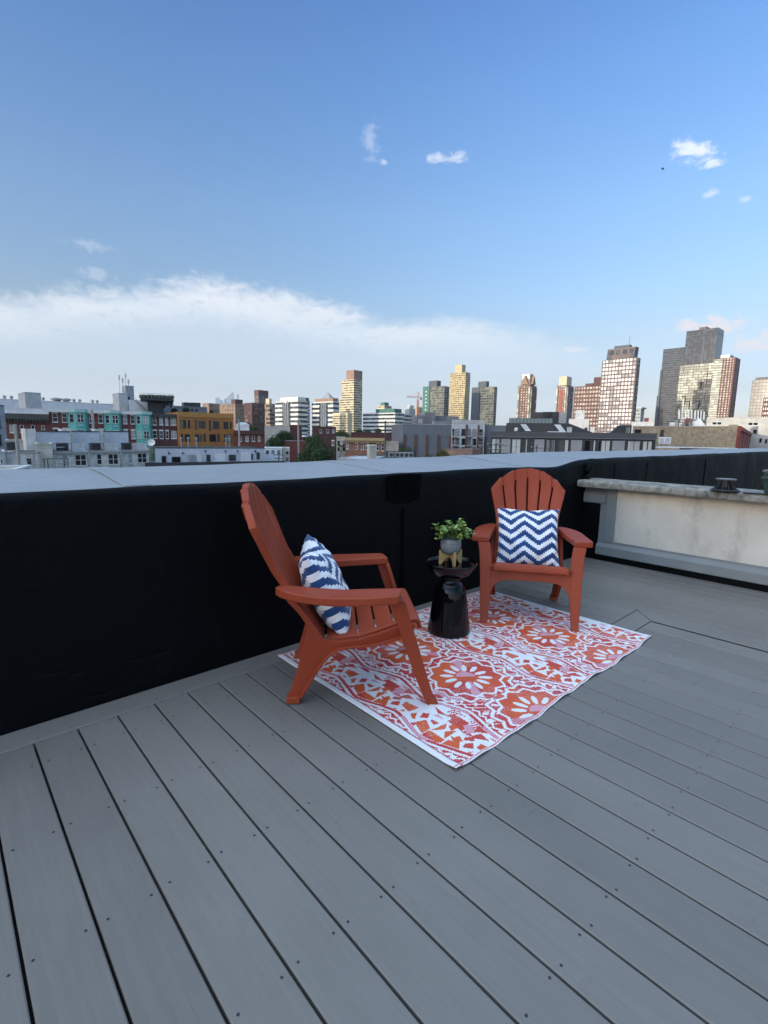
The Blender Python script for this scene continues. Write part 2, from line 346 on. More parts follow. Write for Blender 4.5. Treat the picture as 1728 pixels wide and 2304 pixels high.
# ------------------------------------------------------------------ rug
RX0, RX1, RY0, RY1 = 1.268, 3.092, .977, 2.189
def tri(x): return 2*np.abs(x-np.floor(x)-.5)
def hsh(a, b=0): return np.modf(np.abs(np.sin(a*12.9898+b*78.233)*43758.5453))[0]
MOTIF = [([(430, 985), (540, 965), (580, 1060), (490, 1105), (440, 1030)], 'O'), ([(300, 985), (430, 990), (345, 1050)], 'C'), ([(345, 1100), (410, 1070), (460, 1190)], 'C'),
 ([(500, 1145), (590, 1095), (755, 1200), (650, 1270), (620, 1220)], 'O'), ([(500, 1145), (545, 1122), (660, 1225), (650, 1270), (620, 1220)], 'C'), ([(625, 1075), (790, 1005), (780, 1060), (730, 1075)], 'O'), ([(785, 1100), (910, 1095), (775, 1180)], 'O'),
 ([(830, 975), (910, 940), (1065, 1025), (975, 1080)], 'R'), ([(1010, 1110), (1070, 1085), (1120, 1150), (1210, 1130), (1300, 1205), (1150, 1180)], 'R'), ([(985, 1120), (1050, 1140), (1130, 1195)], 'P'), ([(870, 1190), (950, 1155), (990, 1220)], 'O'),
 ([(730, 1275), (830, 1215), (945, 1260), (940, 1330), (905, 1370), (870, 1310)], 'O'), ([(805, 1370), (880, 1340), (925, 1440)], 'C'), ([(1005, 1290), (1035, 1250), (1120, 1245), (1120, 1310)], 'R'), ([(985, 1360), (1110, 1360), (1085, 1415)], 'O'),
 ([(575, 1275), (770, 1340), (720, 1365), (650, 1350)], 'C'), ([(755, 1405), (950, 1530), (850, 1480)], 'C'), ([(130, 820), (280, 915), (190, 895)], 'C'), ([(475, 920), (510, 870), (580, 880), (560, 925)], 'R'), ([(600, 960), (640, 960), (700, 995), (640, 1010)], 'R'),
 ([(670, 800), (760, 870), (845, 920), (700, 870)], 'R'), ([(640, 900), (690, 890), (770, 950)], 'P'), ([(820, 860), (900, 820), (1030, 915)], 'H'), ([(1090, 960), (1250, 1040), (1160, 1110)], 'H'), ([(1000, 810), (1160, 850), (1290, 990), (1250, 1010), (1150, 890)], 'C'),
 ([(290, 1035), (290, 1055), (0, 850), (0, 820)], 'C'), ([(255, 770), (300, 735), (440, 800), (330, 840)], 'O'), ([(215, 830), (275, 825), (265, 850)], 'O'), ([(355, 880), (425, 870), (405, 935), (375, 930)], 'O'), ([(0, 660), (75, 700), (20, 785)], 'O'), ([(130, 690), (150, 665), (240, 670), (220, 700)], 'R'), ([(145, 745), (215, 735), (195, 765)], 'R'),
 ([(30, 460), (90, 455), (215, 530), (130, 560)], 'R'), ([(0, 560), (60, 545), (100, 570), (20, 600)], 'O'), ([(165, 560), (240, 555), (265, 620), (180, 625)], 'P'), ([(270, 610), (330, 560), (400, 630)], 'R'), ([(420, 680), (560, 720), (575, 770), (500, 730)], 'C'), ([(255, 470), (330, 455), (440, 545), (300, 520)], 'H'), ([(40, 380), (110, 350), (215, 430), (120, 420)], 'H')]
def rug_colors(X, Y):
    """painted plan of the rug: rosettes in two columns, tribal bands between"""
    X = X+.0035*(tri(Y/.011)-.5); Y = Y+.0025*(tri(X/.013)-.5)
    C = np.empty(X.shape+(3,)); WH = np.array((.74, .76, .80)); RO = np.array((.62, .115, .045)); CR_ = np.array((.50, .055, .065)); PK = np.array((.62, .32, .40)); RD = np.array((.52, .07, .055))
    C[:] = WH
    def put(mask, col): C[mask] = col
    dx = np.mod(X-1.843+.39, .78)-.39; ci = np.floor((X-1.843+.39)/.78); dy = np.mod(Y-1.392+.2, .40)-.2; ri = np.floor((Y-1.392+.2)/.40)
    r = np.hypot(dx, dy); th = np.arctan2(dy, dx); a = th/(2*PI)+.5
    gx = np.mod(X-2.233+.39, .78)-.39; gyp = (Y-.977)/.2
    # --- zone of the rosettes
    zz12 = tri(a*12+.25); zz24 = tri(a*26)
    og = .272+.028*(2*tri(dy/.40)-1)*.5+.014*np.cos(2*PI*dy/.40)
    inside = np.abs(dx) < og
    put(inside, CR_); put(inside & (hsh(np.floor(a*14)+ri*3, ci) < .25), RD)
    zg = tri(a*15+.2)+.35*(hsh(np.floor(a*15), ri*2+ci)-.5); R2 = .204+.026*zg
    put(inside & (hsh(np.floor(a*9)+7*ri, ci+2) < .35) & (r < R2), RO)
    put(inside & (np.abs(r-R2) < .0085), WH)
    put(inside & (r > R2) & (hsh(np.floor(a*11), ri+ci) < .12) & (r < R2+.03), PK)
    tooth = tri(a*22+.5*hsh(np.floor(a*22), ci)) > .70
    put(inside & tooth & (r > R2+.016) & (r < R2+.045), WH); put(inside & tooth & (r > .178) & (r < R2-.016) & (hsh(np.floor(a*22), ri) > .35), WH)
    zl = np.abs(np.abs(dx)-(og-.034+.016*(tri(Y/.045+.3*ri)-.5))); put(inside & (zl < .006) & (r > R2+.014), WH)
    put(inside & (r > R2+.016) & (tri(X/.05+Y/.037) > .66) & (hsh(np.floor(X/.05+Y/.037), np.floor(Y/.05)) > .6), WH)
    R1 = .155+.026*zz12
    put(inside & (r < R1+.014), WH); star = inside & (r < R1)
    put(star, RO); sec = hsh(np.floor(a*5+.1*ri), ri*2+ci); put(star & (sec < .22), RD); put(star & (np.abs(np.mod(th+.6+2.*ri, PI)-PI/2) < .15), PK)
    put(star & (r > .125) & (sec > .6) & (tri(Y/.012) > .7), CR_)
    k = np.mod(a*12, 1)-.5; rm = np.where(np.mod(np.floor(a*12), 2) == 0, .094, .088); pw = .0132
    put(star & ((k*2*PI*r/12/pw)**2+((r-rm)/.034)**2 < 1), WH)
    put(r < .048, RO*.9); put((r < .048) & (dy*.8+dx*.6 > 0), PK)
    # --- borders of the column
    e = np.abs(dx)-og
    put((e > -.013) & (e < .0), WH); put((e > 0) & (e < .017), CR_); put((e > .003) & (e < .014) & (hsh(np.floor(Y/.09), ci) < .4), PK)
    put((e > .017) & (e < .028), WH)
    # --- tribal band
    ex = .39-np.abs(dx)                      # distance from the band's axis
    band = e > .028
    put(band, WH)
    for pts, cname in MOTIF:
        g_ = np.array([at_z(860+x/5.53, 1450+y/5.53, 0)[:2] for x, y in pts]); q0 = g_[:, 1].min()
        for kx, flip in ((0, 0), (1, 0), (2, 0)):
            for ky in (-1, 0, 1, 2, 3):
                P = (g_-g_.mean(0))*1.2+g_.mean(0); P = (P if flip == 0 else np.stack([2*1.453-P[:, 0], 2*1.185-P[:, 1]], 1))+np.array((.78*kx, .40*ky)); lo = P.min(0); hi = P.max(0)
                bb = (X > lo[0]) & (X < hi[0]) & (Y > lo[1]) & (Y < hi[1]) & (e > .02)
                if not bb.any(): continue
                xx, yy = X[bb], Y[bb]; ins = np.zeros(xx.shape, bool)
                for m_ in range(len(P)):
                    (x1, y1), (x2, y2) = P[m_], P[m_-1]
                    if y1 != y2: ins ^= ((y1 > yy) != (y2 > yy)) & (xx < (x2-x1)*(yy-y1)/(y2-y1)+x1)
                sub = np.zeros(X.shape, bool); sub[bb] = ins
                if cname == 'H': sub &= tri((X*.4+Y)/.015) > .45; C[sub] = CR_
                else: C[sub] = {'O': RO, 'C': CR_, 'R': RD, 'P': PK}[cname]
    # --- worn weave and hems
    n = rng.random(X.shape); st = tri((X*.8+Y*1.6)/.014); ns = np.clip(.955+.07*st+.05*(n-.5), 0, 1.1)
    C *= ns[..., None]
    redm = C[..., 0] > C[..., 2]*2
    hatch = redm & (tri((X*.5+Y)/.016) > .86) & (hsh(np.floor(X/.11), np.floor(Y/.09)) > .6); C[hatch] = C[hatch]*.5+WH*.45
    C[(X < RX0+.030) | (X > RX1-.028)] = WH*.97
    m1 = (Y < RY0+.014) | (Y > RY1-.014); C[m1] = WH; C[(np.abs(Y-RY0-.008) < .0025) | (np.abs(Y-RY1+.008) < .0025)] = CR_*1.1
    m2 = np.abs(X-RX0-.034) < .003; C[m2] = CR_
    return C
NX, NY = 520, 346
xs = np.linspace(RX0, RX1, NX+1); ys = np.linspace(RY0, RY1, NY+1); XX, YY = np.meshgrid(xs, ys)
ed = np.minimum.reduce([YY-RY0, RY1-YY, XX-RX0, RX1-XX])
ZZ = .005+.0012*np.sin(XX*9)*np.sin(YY*7)+np.clip(1-(YY-RY0)/.05, 0, 1)*(.004+.004*np.sin(XX*19+1)+.003*np.sin(XX*41))+.0009*tri((XX*.8+YY*1.6)/.014)
ZZ = np.where(XX < RX0+.028, ZZ+.004, ZZ)
YYd = YY+np.clip(1-(YY-RY0)/.3, 0, 1)*(.006*np.sin(XX*6.3+.5)+.003*np.sin(XX*17))
XXd = XX+np.clip((2.189-YY)/1.2, 0, 1)*0
V = np.stack([XXd, YYd, ZZ], -1).reshape(-1, 3)
idx = np.arange((NX+1)*(NY+1)).reshape(NY+1, NX+1)
F = np.stack([idx[:-1, :-1], idx[:-1, 1:], idx[1:, 1:], idx[1:, :-1]], -1).reshape(-1, 4)
def grid_mesh(name, V, F, mats, facecol=None):
    me = bpy.data.meshes.new(name); me.vertices.add(len(V)); me.vertices.foreach_set('co', np.asarray(V, np.float32).ravel())
    n = len(F); me.loops.add(n*4); me.loops.foreach_set('vertex_index', np.asarray(F, np.int32).ravel())
    me.polygons.add(n); me.polygons.foreach_set('loop_start', np.arange(0, n*4, 4, dtype=np.int32)); me.update(calc_edges=True)
    if facecol is not None:
        a = me.attributes.new('paint', 'FLOAT_COLOR', 'FACE'); c = np.ones((n, 4), np.float32); c[:, :3] = facecol; a.data.foreach_set('color', c.ravel())
    me.materials.append(mats); me.shade_smooth()
    o = bpy.data.objects.new(name, me); COL.objects.link(o); return o
def paint_mat(name, rough, bump, bscale, sheen=0., weave=None):
    M, nt, b = new_mat(name); L = nt.links; at = nd(nt, 'ShaderNodeAttribute', attribute_name='paint'); L.new(at.outputs['Color'], b.inputs['Base Color'])
    b.inputs['Roughness'].default_value = rough; b.inputs['Sheen Weight'].default_value = sheen; b.inputs['Specular IOR Level'].default_value = .3
    tc = nd(nt, 'ShaderNodeTexCoord'); n = nd(nt, 'ShaderNodeTexNoise', Scale=bscale, Detail=4.); L.new(tc.outputs['Object'], n.inputs['Vector'])
    bp = nd(nt, 'ShaderNodeBump', Strength=bump, Distance=.004); L.new(n.outputs['Fac'], bp.inputs['Height']); L.new(bp.outputs[0], b.inputs['Normal'])
    return M
xc = .5*(xs[1:]+xs[:-1]); yc = .5*(ys[1:]+ys[:-1]); XC, YC = np.meshgrid(xc, yc)
rug = grid_mesh('rug', V, F, paint_mat('woven plastic straw', .55, .35, 260.), rug_colors(XC, YC).reshape(-1, 3))
sd = rug.modifiers.new('thick', 'SOLIDIFY'); sd.thickness = .004; sd.offset = -1
tag(rug, 'red and white patterned outdoor rug lying on the grey deck under the chairs', 'rug')

# ------------------------------------------------------------------ chairs
PLA = mat('brick red moulded plastic', (.285, .049, .021), .52, .12, 5., bump=.12, bscale=30, spec=.25, stretch=(1, 1, .25))
BACK = [(.262, -.455), (.300, -.500), (.34, -.522), (.40, -.558), (.46, -.600), (.517, -.640), (.541, -.657), (.602, -.700), (.689, -.748), (.784, -.788), (.86, -.808), (.937, -.822)]
def back_u(z, t): return interp([(a, b) for a, b in BACK], z)[0] + .030*t*t*min(1, max(0, (z-.45)/.25))
def back_w(z): return interp([(.26, .222), (.33, .224), (.55, .216), (.62, .226), (.70, .245), (.784, .266), (.95, .270)], z)[0]
def make_chair(loc, rz, label):
    t_ = thing('adirondack_chair', label, 'chair', loc, rz, 'red adirondack chairs')
    # backrest: six slats fanned out, joined at foot and by grooved gaps near the rounded top
    cols = [(-1., 0)]; g = .018
    for i in range(1, 6):
        c = -1+i/3; cols += [(c-g*2.2, 0), (c-g, 1), (c+g, 1), (c+g*2.2, 0)]
    cols += [(1., 0)]
    NR = 46; vs = []; nc = len(cols)
    for r in range(NR+1):
        for c, gr in cols:
            top = .937-.153*abs(c)**2.15 - (.004 if gr else 0); z = .29+(top-.29)*r/NR
            w = back_w(z); vs.append((back_u(z, c) - (.006 if gr else 0), c*w, z))
    fs = []
    for r in range(NR):
        zrel = r/NR
        for k in range(nc-1):
            slot = cols[k][1] and cols[k+1][1] and .30 < zrel < .885
            if not slot: fs.append((r*nc+k, r*nc+k+1, (r+1)*nc+k+1, (r+1)*nc+k))
    b = MB(); b.add(vs, fs); o = b.build('backrest', PLA, t_, smooth=38, fix=False)
    s = o.modifiers.new('thick', 'SOLIDIFY'); s.thickness = .030; s.offset = -1
    bv = o.modifiers.new('bevel', 'BEVEL'); bv.width = .005; bv.segments = 2; bv.limit_method = 'ANGLE'; bv.angle_limit = R(50)
    # seat: slats across, rolling over at the front
    prof = [(-.475, .292), (-.43, .2955), (-.425, .296), (-.417, .296), (-.36, .300), (-.345, .3015), (-.337, .302), (-.29, .316), (-.268, .3235), (-.260, .326), (-.21, .343), (-.188, .351), (-.180, .354), (-.13, .367), (-.095, .373), (-.078, .370), (-.067, .355), (-.062, .332)]
    gaps = {(2, 3), (5, 6), (8, 9), (11, 12)}
    vv = [-.226, -.205, -.19, -.1, 0, .1, .19, .205, .226]; vs = [(u, v, z - (.006 if abs(v) > .22 else 0)) for u, z in prof for v in vv]; nv = len(vv); fs = []
    for i in range(len(prof)-1):
        for j in range(nv-1):
            if (i, i+1) in gaps and 0 < j < nv-2: continue
            fs.append((i*nv+j, i*nv+j+1, (i+1)*nv+j+1, (i+1)*nv+j))
    b = MB(); b.add(vs, [f[::-1] for f in fs]); o = b.build('seat', PLA, t_, smooth=30, fix=False)
    s = o.modifiers.new('thick', 'SOLIDIFY'); s.thickness = .018; s.offset = 1 if False else -1
    bv = o.modifiers.new('bevel', 'BEVEL'); bv.width = .003; bv.segments = 2; bv.limit_method = 'ANGLE'; bv.angle_limit = R(40)
    lu = lambda z: interp([(0., .0), (.03, -.012), (.2, -.066), (.37, -.118), (.46, -.146), (.52, -.166)], z)[0]
    # apron below the front slat
    arch = [(.246, .335), (.246, .16), (.236, .185), (.222, .222), (.198, .248), (.162, .262), (.08, .268)]
    poly = [(-v, z) for v, z in arch] + [(v, z) for v, z in reversed(arch)]
    b = MB(); b.loft([[(lu(z)+d, v, z) for v, z in poly] for d in (-.004, -.026)]); b.build('apron', PLA, t_, smooth=25, bevel=.004)
    for sg in (-1, 1):
        # front leg: broad front face, flange on the outer side, small toe
        b = MB(); loops = []
        for z, vi, vo, dep in [(0, .249, .294, .05), (.026, .249, .295, .05), (.030, .2485, .2955, .044), (.12, .2425, .302, .052), (.25, .240, .3085, .058), (.37, .242, .316, .062), (.43, .247, .322, .064), (.487, .256, .332, .064)]:
            u = lu(z) + (.010 if z < .028 else 0)
            loops.append([(u, sg*vi, z), (u, sg*vo, z), (u-dep, sg*(vo-.004), z), (u-dep, sg*(vo-.022), z), (u-.020, sg*(vo-.024), z), (u-.020, sg*vi, z)])
        b.loft(loops); b.build('leg', PLA, t_, smooth=25, bevel=.004)
        # bracket under the arm
        b = MB(); b.prism([(.318, .40), (.330, .487), (.362, .487), (.345, .455), (.330, .42)], lambda p, q, t, s=sg: (t, s*p, q), -.20, -.165); 
        # rear leg with its side rail, arched underneath
        top = [(-.105, .312), (-.092, .352), (-.13, .352), (-.18, .339), (-.26, .311), (-.34, .289), (-.43, .283), (-.49, .296), (-.522, .345), (-.56, .405), (-.610, .470), (-.645, .500)]
        rear = [(-.668, .505), (-.640, .462), (-.590, .405), (-.556, .350), (-.572, .28), (-.600, .165), (-.634, .045), (-.650, .02), (-.650, 0)]
        bot = [(-.600, 0), (-.585, .022), (-.545, .092), (-.505, .165), (-.468, .215), (-.425, .245), (-.38, .254), (-.336, .256), (-.254, .266), (-.177, .290)]
        sh = lambda z: .238-.028*(1-min(1, z/.30))
        P = top+rear+bot
        b = MB(); b.loft([[(u, sg*(sh(z)+d), z) for u, z in P] for d in (-.012, .012)])
        fl = bot[1:] + [(-.105, .310)]; fo = []
        L1 = [(u, z) for u, z in fl]; L2 = []
        for i, (u, z) in enumerate(fl):
            a = fl[max(0, i-1)]; c = fl[min(len(fl)-1, i+1)]; tx, tz = c[0]-a[0], c[1]-a[1]; n = math.hypot(tx, tz); L2.append((u-tz/n*.012, z+tx/n*.012))
        P2 = L1+L2[::-1]
        b.loft([[(u, sg*(sh(z)+d), z) for u, z in P2] for d in (-.010, .034)])
        b.box(-.650, -.592, sg*.197-.0, sg*.245, 0, .03) if sg > 0 else b.box(-.650, -.592, -.245, -.197, 0, .03)
        b.build('leg', PLA, t_, smooth=25, bevel=.003)
        # armrest
        A = [(-.163, .264), (-.28, .257), (-.40, .248), (-.50, .236), (-.58, .222), (-.645, .214), (-.680, .222), (-.690, .245), (-.672, .275), (-.640, .305), (-.585, .338), (-.52, .360), (-.44, .371), (-.34, .376), (-.24, .377), (-.187, .374), (-.172, .33)]
        zt = lambda u: .522-.008*math.exp(-((u+.40)/.12)**2)+.004*max(0, (-u-.55)/.12)
        b = MB(); b.loft([[(u, sg*v, zt(u)) for u, v in A], [(u, sg*v, zt(u)-.036) for u, v in A]]); b.build('armrest', PLA, t_, smooth=30, bevel=.006, seg=3)
    return t_
c1 = make_chair((1.717, 1.550, .0), R(-36.9), 'red plastic adirondack chair nearest the camera, half on the rug, seen from its side')
c2 = make_chair((2.652, 1.544, .006), R(-144.8), 'red plastic adirondack chair facing the camera beside the black side table')
for ch in c1, c2: ch.location.z = .004

# ------------------------------------------------------------------ pillows
def pillow_colors(U, Vv):
    """stepped navy chevrons on white"""
    st = .033; q = (np.floor(U/st)+.5)*st
    z = Vv+ .30*tri(q/.44+.5)*.56
    ph = np.mod(z/.170+.2, 1)
    C = np.empty(U.shape+(3,)); C[:] = (.78, .79, .83); C[(ph < .52)] = (.012, .055, .19); return C
PIL = paint_mat('printed cotton', .85, .25, 90., .25)
def make_pillow(loc, rot, sz, label, group, dent, plump=.066):
    N = 150; g = np.linspace(-1, 1, N+1); U, Vv = np.meshgrid(g, g)
    def side(sgn):
        e = (1-U**2)*(1-Vv**2); h = np.clip(e, 0, 1)**.42
        pin = 1-.07*(1-np.abs(Vv)**2.)*np.abs(U)**3; pin2 = 1-.07*(1-np.abs(U)**2.)*np.abs(Vv)**3
        wr = .010*np.sin(9*U+5*Vv+dent)*e*np.abs(U) + .007*np.sin(23*U*Vv+3*Vv+dent*2)*(1-e)*e**.3 + .006*np.sin(7*Vv-11*U*U)*e
        z = sgn*h*plump+wr - .03*np.exp(-((U-.0)/.22)**2-((Vv-.95)/.25)**2)*dent*sgn
        return np.stack([U*pin*sz/2, Vv*pin2*sz/2 - .012*dent*np.exp(-((U)/.4)**2)*np.clip(Vv, 0, 1)**4, z], -1).reshape(-1, 3)
    idx = np.arange((N+1)**2).reshape(N+1, N+1); F = np.stack([idx[:-1, :-1], idx[:-1, 1:], idx[1:, 1:], idx[1:, :-1]], -1).reshape(-1, 4)
    V1 = side(1); V2 = side(-1); n = len(V1)
    gc = .5*(g[1:]+g[:-1]); UC, VC = np.meshgrid(gc, gc); col = pillow_colors(UC/2+.5, VC/2+.5).reshape(-1, 3)
    o = grid_mesh('throw_pillow', np.concatenate([V1, V2]), np.concatenate([F, F[:, ::-1]+n]), PIL, np.concatenate([col, col]))
    o.location = loc; o.rotation_euler = rot
    tag(o, label, 'pillow', group); return o
def place_pillow(ch, top, bot, sz, label, dent, roll=0, plump=.075):
    M = Matrix.Translation(ch.location) @ Matrix.Rotation(ch.rotation_euler.z, 4, 'Z')
    t = Vector((top[0], 0, top[1])); b = Vector((bot[0], 0, bot[1])); up = (t-b).normalized(); side = Vector((0, 1, 0)); nrm = side.cross(up)
    c = (t+b)/2; L = Matrix((side, up, nrm)).transposed().to_4x4(); L.translation = c; L = L @ Matrix.Rotation(roll, 4, 'Z')
    W_ = M @ L; o = make_pillow((0, 0, 0), (0, 0, 0), sz, label, 'navy chevron pillows', dent, plump); o.matrix_world = W_; return o
place_pillow(c1, (-.570, .638), (-.405, .290), .415, 'navy and white chevron pillow tilted in the chair nearest the camera', 1., R(3), .086)
place_pillow(c2, (-.585, .650), (-.400, .300), .425, 'navy and white chevron pillow upright in the chair facing the camera', .45, R(1))

# ------------------------------------------------------------------ side table, planter
BLK = mat('glossy black enamel', (.002, .002, .0025), .07, .1, 3., spec=.32)
T = thing('side_table', 'glossy black hourglass side table between the two red chairs', 'table', (2.225, 1.825, .0065))
b = MB(); b.lathe([(.0, .003), (.122, .0), (.128, .006), (.127, .02), (.121, .06), (.114, .105), (.107, .16), (.101, .205), (.0935, .25), (.086, .275), (.074, .296), (.063, .308), (.057, .318), (.056, .335), (.060, .343), (.0, .343)], n=64, close=False); b.build('base', BLK, T, smooth=60)
b = MB(); b.lathe([(.0, .336), (.062, .336), (.085, .346), (.112, .362), (.136, .390), (.148, .413), (.1515, .4205), (.1515, .4235), (.149, .4255), (.145, .4235), (.140, .416), (.0, .416)], n=72, close=False); b.build('tabletop', BLK, T, smooth=40)
PCX = (2.225-.0085*.63, 1.825+.0085*.77)
ANG = math.atan2(-1.825, -2.225)
ST = thing('plant_stand', 'small bamboo cross stand holding the grey plant pot', 'stand', (2.222, 1.830, .4228), 0)
BAM = mat('bamboo', (.42, .27, .115), .5, .2, 6., stretch=(1, 1, 8))
for kk, a in enumerate((R(22), R(112))):
    b = MB(); P = [(-.070, 0), (-.056, 0), (-.048, .012), (-.030, .034), (0, .044), (.030, .034), (.048, .012), (.056, 0), (.070, 0), (.070, .083), (.062, .083), (.055, .068), (.03, .056), (-.03, .056), (-.055, .068), (-.062, .083), (-.070, .083)]
    dz = 0; b.prism(P, lambda p, q, t, a=ANG+a: (p*math.cos(a)-t*math.sin(a), p*math.sin(a)+t*math.cos(a), q), -.007+.0004*kk, .007-.0004*kk); b.build('cross_board', BAM, ST, bevel=.001)
def pot_mat():
    M, nt, b = new_mat('grey glazed pot'); L = nt.links; tc = nd(nt, 'ShaderNodeTexCoord'); sp = nd(nt, 'ShaderNodeSeparateXYZ'); L.new(tc.outputs['Object'], sp.inputs[0])
    an = mathn(nt, 'ARCTAN2', sp.outputs['Y'], sp.outputs['X']); zz = sp.outputs['Z']
    wv = mathn(nt, 'PINGPONG', mathn(nt, 'MULTIPLY', an, 14/PI), 1.); l1 = mathn(nt, 'ABSOLUTE', mathn(nt, 'SUBTRACT', zz, mathn(nt, 'MULTIPLY_ADD', wv, .009, .078)))
    r1 = mathn(nt, 'LESS_THAN', l1, .0018); r2 = mathn(nt, 'LESS_THAN', mathn(nt, 'ABSOLUTE', mathn(nt, 'SUBTRACT', zz, .070)), .0012); r3 = mathn(nt, 'LESS_THAN', mathn(nt, 'ABSOLUTE', mathn(nt, 'SUBTRACT', zz, .058)), .0012)
    ry = mathn(nt, 'MULTIPLY', mathn(nt, 'LESS_THAN', zz, .056), mathn(nt, 'GREATER_THAN', mathn(nt, 'SINE', mathn(nt, 'MULTIPLY', an, 44.)), .2))
    dots = mathn(nt, 'MULTIPLY', mathn(nt, 'LESS_THAN', mathn(nt, 'ABSOLUTE', mathn(nt, 'SUBTRACT', zz, .064)), .003), mathn(nt, 'GREATER_THAN', mathn(nt, 'SINE', mathn(nt, 'MULTIPLY', an, 60.)), .1))
    h = mathn(nt, 'ADD', mathn(nt, 'ADD', r1, r2), mathn(nt, 'ADD', r3, mathn(nt, 'ADD', mathn(nt, 'MULTIPLY', ry, .6), dots)), clamp=True)
    mx = nd(nt, 'ShaderNodeMix', data_type='RGBA'); L.new(h, mx.inputs[0]); mx.inputs[6].default_value = (.135, .145, .155, 1); mx.inputs[7].default_value = (.27, .285, .30, 1); L.new(mx.outputs[2], b.inputs['Base Color'])
    bp = nd(nt, 'ShaderNodeBump', Strength=.6, Distance=.002); L.new(h, bp.inputs['Height']); L.new(bp.outputs[0], b.inputs['Normal']); b.inputs['Roughness'].default_value = .35; return M
PT = thing('potted_plant', 'leafy green plant in a grey textured pot on the black side table', 'plant', (2.222, 1.830, .4228+.052), 0)
b = MB(); b.lathe([(.0, .006), (.030, .006), (.046, .014), (.057, .032), (.0605, .052), (.060, .074), (.057, .094), (.055, .098), (.0525, .097), (.052, .088), (.0, .086)], n=56, close=False); b.build('pot', pot_mat(), PT, smooth=60)
LEAF = [mat('leaf dark', (.05, .11, .022), .45, .35, 60.), mat('leaf mid', (.13, .23, .035), .45, .3, 60.), mat('leaf pale', (.26, .37, .08), .45, .3, 60.)]
def leaf(mb_, p, d, nrm, ln, wd, mi):
    d = d.normalized(); s = d.cross(nrm).normalized(); n = s.cross(d).normalized(); pts = []; prof = [(0, .04), (.15, .45), (.4, .95), (.6, 1.), (.8, .72), (.93, .34), (1, .02)]
    vs = []
    for t, w in prof:
        c = p+d*(ln*t)-n*(ln*.22*t*t); up = n*(wd*w*.35); vs += [c-s*(wd*w)+up, c, c+s*(wd*w)+up]
    fs = []
    for i in range(len(prof)-1): fs += [(i*3, i*3+1, i*3+4, i*3+3), (i*3+1, i*3+2, i*3+5, i*3+4)]
    mb_.add(vs, fs, mi)
lf = MB(); sm = MB()
for k in range(46):
    a = random.uniform(0, 2*PI); el = random.uniform(.05, 1.)**.8; tilt = R(8+78*(1-el)); ln = random.uniform(.07, .125)*(.86+.2*el)
    d = Vector((math.cos(a)*math.sin(tilt), math.sin(a)*math.sin(tilt), math.cos(tilt))); p0 = Vector((math.cos(a)*.025, math.sin(a)*.025, .085))
    pts = [p0+d*ln*t+Vector((0, 0, .02*math.sin(PI*t)-.012*t*t)) for t in (0, .33, .66, 1)]; sm.tube(pts, .0012, 4)
    for t in (.35, .55, .72, .86, 1.):
        i = min(2, int(t*3)); p = pts[i].lerp(pts[i+1], t*3-i) if t < 1 else pts[3]
        for q in range(2 if t < 1 else 4):
            b_ = random.uniform(0, 2*PI); o_ = Vector((math.cos(b_), math.sin(b_), random.uniform(.0, .7)))
            dd = (o_+d*.6).normalized(); nn = Vector((0, 0, 1))+d*.6+Vector((random.uniform(-.4, .4), random.uniform(-.4, .4), 0))
            w = random.random(); mi = 0 if t < .6 and w < .75 else (2 if w > .42 else 1)
            leaf(lf, p, dd, nn, random.uniform(.021, .034), random.uniform(.0065, .0095), mi)
lf.build('foliage', LEAF, PT, smooth=180, fix=False); sm.build('stem', mat('plant stem', (.10, .15, .04), .6), PT)

# ------------------------------------------------------------------ things on the stucco wall's coping
BP = mat('black plastic', (.012, .013, .015), .5, .2, 8.)
PD = thing('deck_pedestal', 'black plastic deck pedestal with flared ribbed foot on the stone coping', 'pedestal', (4.665, 1.06, .777))
b = MB(); b.lathe([(.0, 0), (.098, 0), (.100, .004), (.094, .010), (.060, .016), (.044, .03), (.040, .055), (.038, .085), (.0, .085)], n=32, close=False)
for k in range(12):
    a = 2*PI*k/12; b.prism([(.036, .012), (.092, .010), (.075, .022), (.058, .042), (.050, .062), (.036, .066)], lambda p, q, t, a=a: (p*math.cos(a)-t*math.sin(a), p*math.sin(a)+t*math.cos(a), q), -.002, .002)
b.build('foot', BP, PD, smooth=35); b = MB(); b.lathe([(.0, .080), (.06, .080), (.070, .086), (.071, .094), (.069, .096), (.0, .097)], n=40, close=False); b.build('head_plate', mat('scuffed grey plastic top', (.10, .105, .115), .4, .4, 20.), PD, smooth=35)
GP = thing('planter', 'dark green plastic planter with doubled rim standing on the stone coping', 'planter', (4.665, .715, .777))
b = MB(); rec = lambda w, d, z: [(-w, -d, z), (w, -d, z), (w, d, z), (-w, d, z)]
b.loft([rec(.066, .078, 0), rec(.085, .098, .11), rec(.092, .106, .112), rec(.093, .107, .132), rec(.082, .096, .133), rec(.084, .098, .165)]); b.build('body', mat('dark green plastic', (.010, .045, .034), .4, .15, 8.), GP, bevel=.003)
b = MB(); b.loft([rec(.090, .104, .165), rec(.091, .105, .182), rec(.080, .094, .182), rec(.078, .092, .15)]); b.build('rim', mat('greyed green plastic', (.10, .13, .135), .45, .15, 8.), GP, bevel=.003)
b = MB(); b.tube([(0, .03, .14), (.004, .032, .22), (-.002, .036, .275)], [.003, .0025, .001], 5); b.build('dry_stem', BAM, GP)
b = MB(); b.obox((4.675, .87, .783), (.055, .07, .004), .1); tag(b.build('slate_offcut', mat('grey slate', (.16, .18, .21), .5), bevel=.001), 'thin grey slate offcut lying on the coping between pedestal and planter', 'slate')

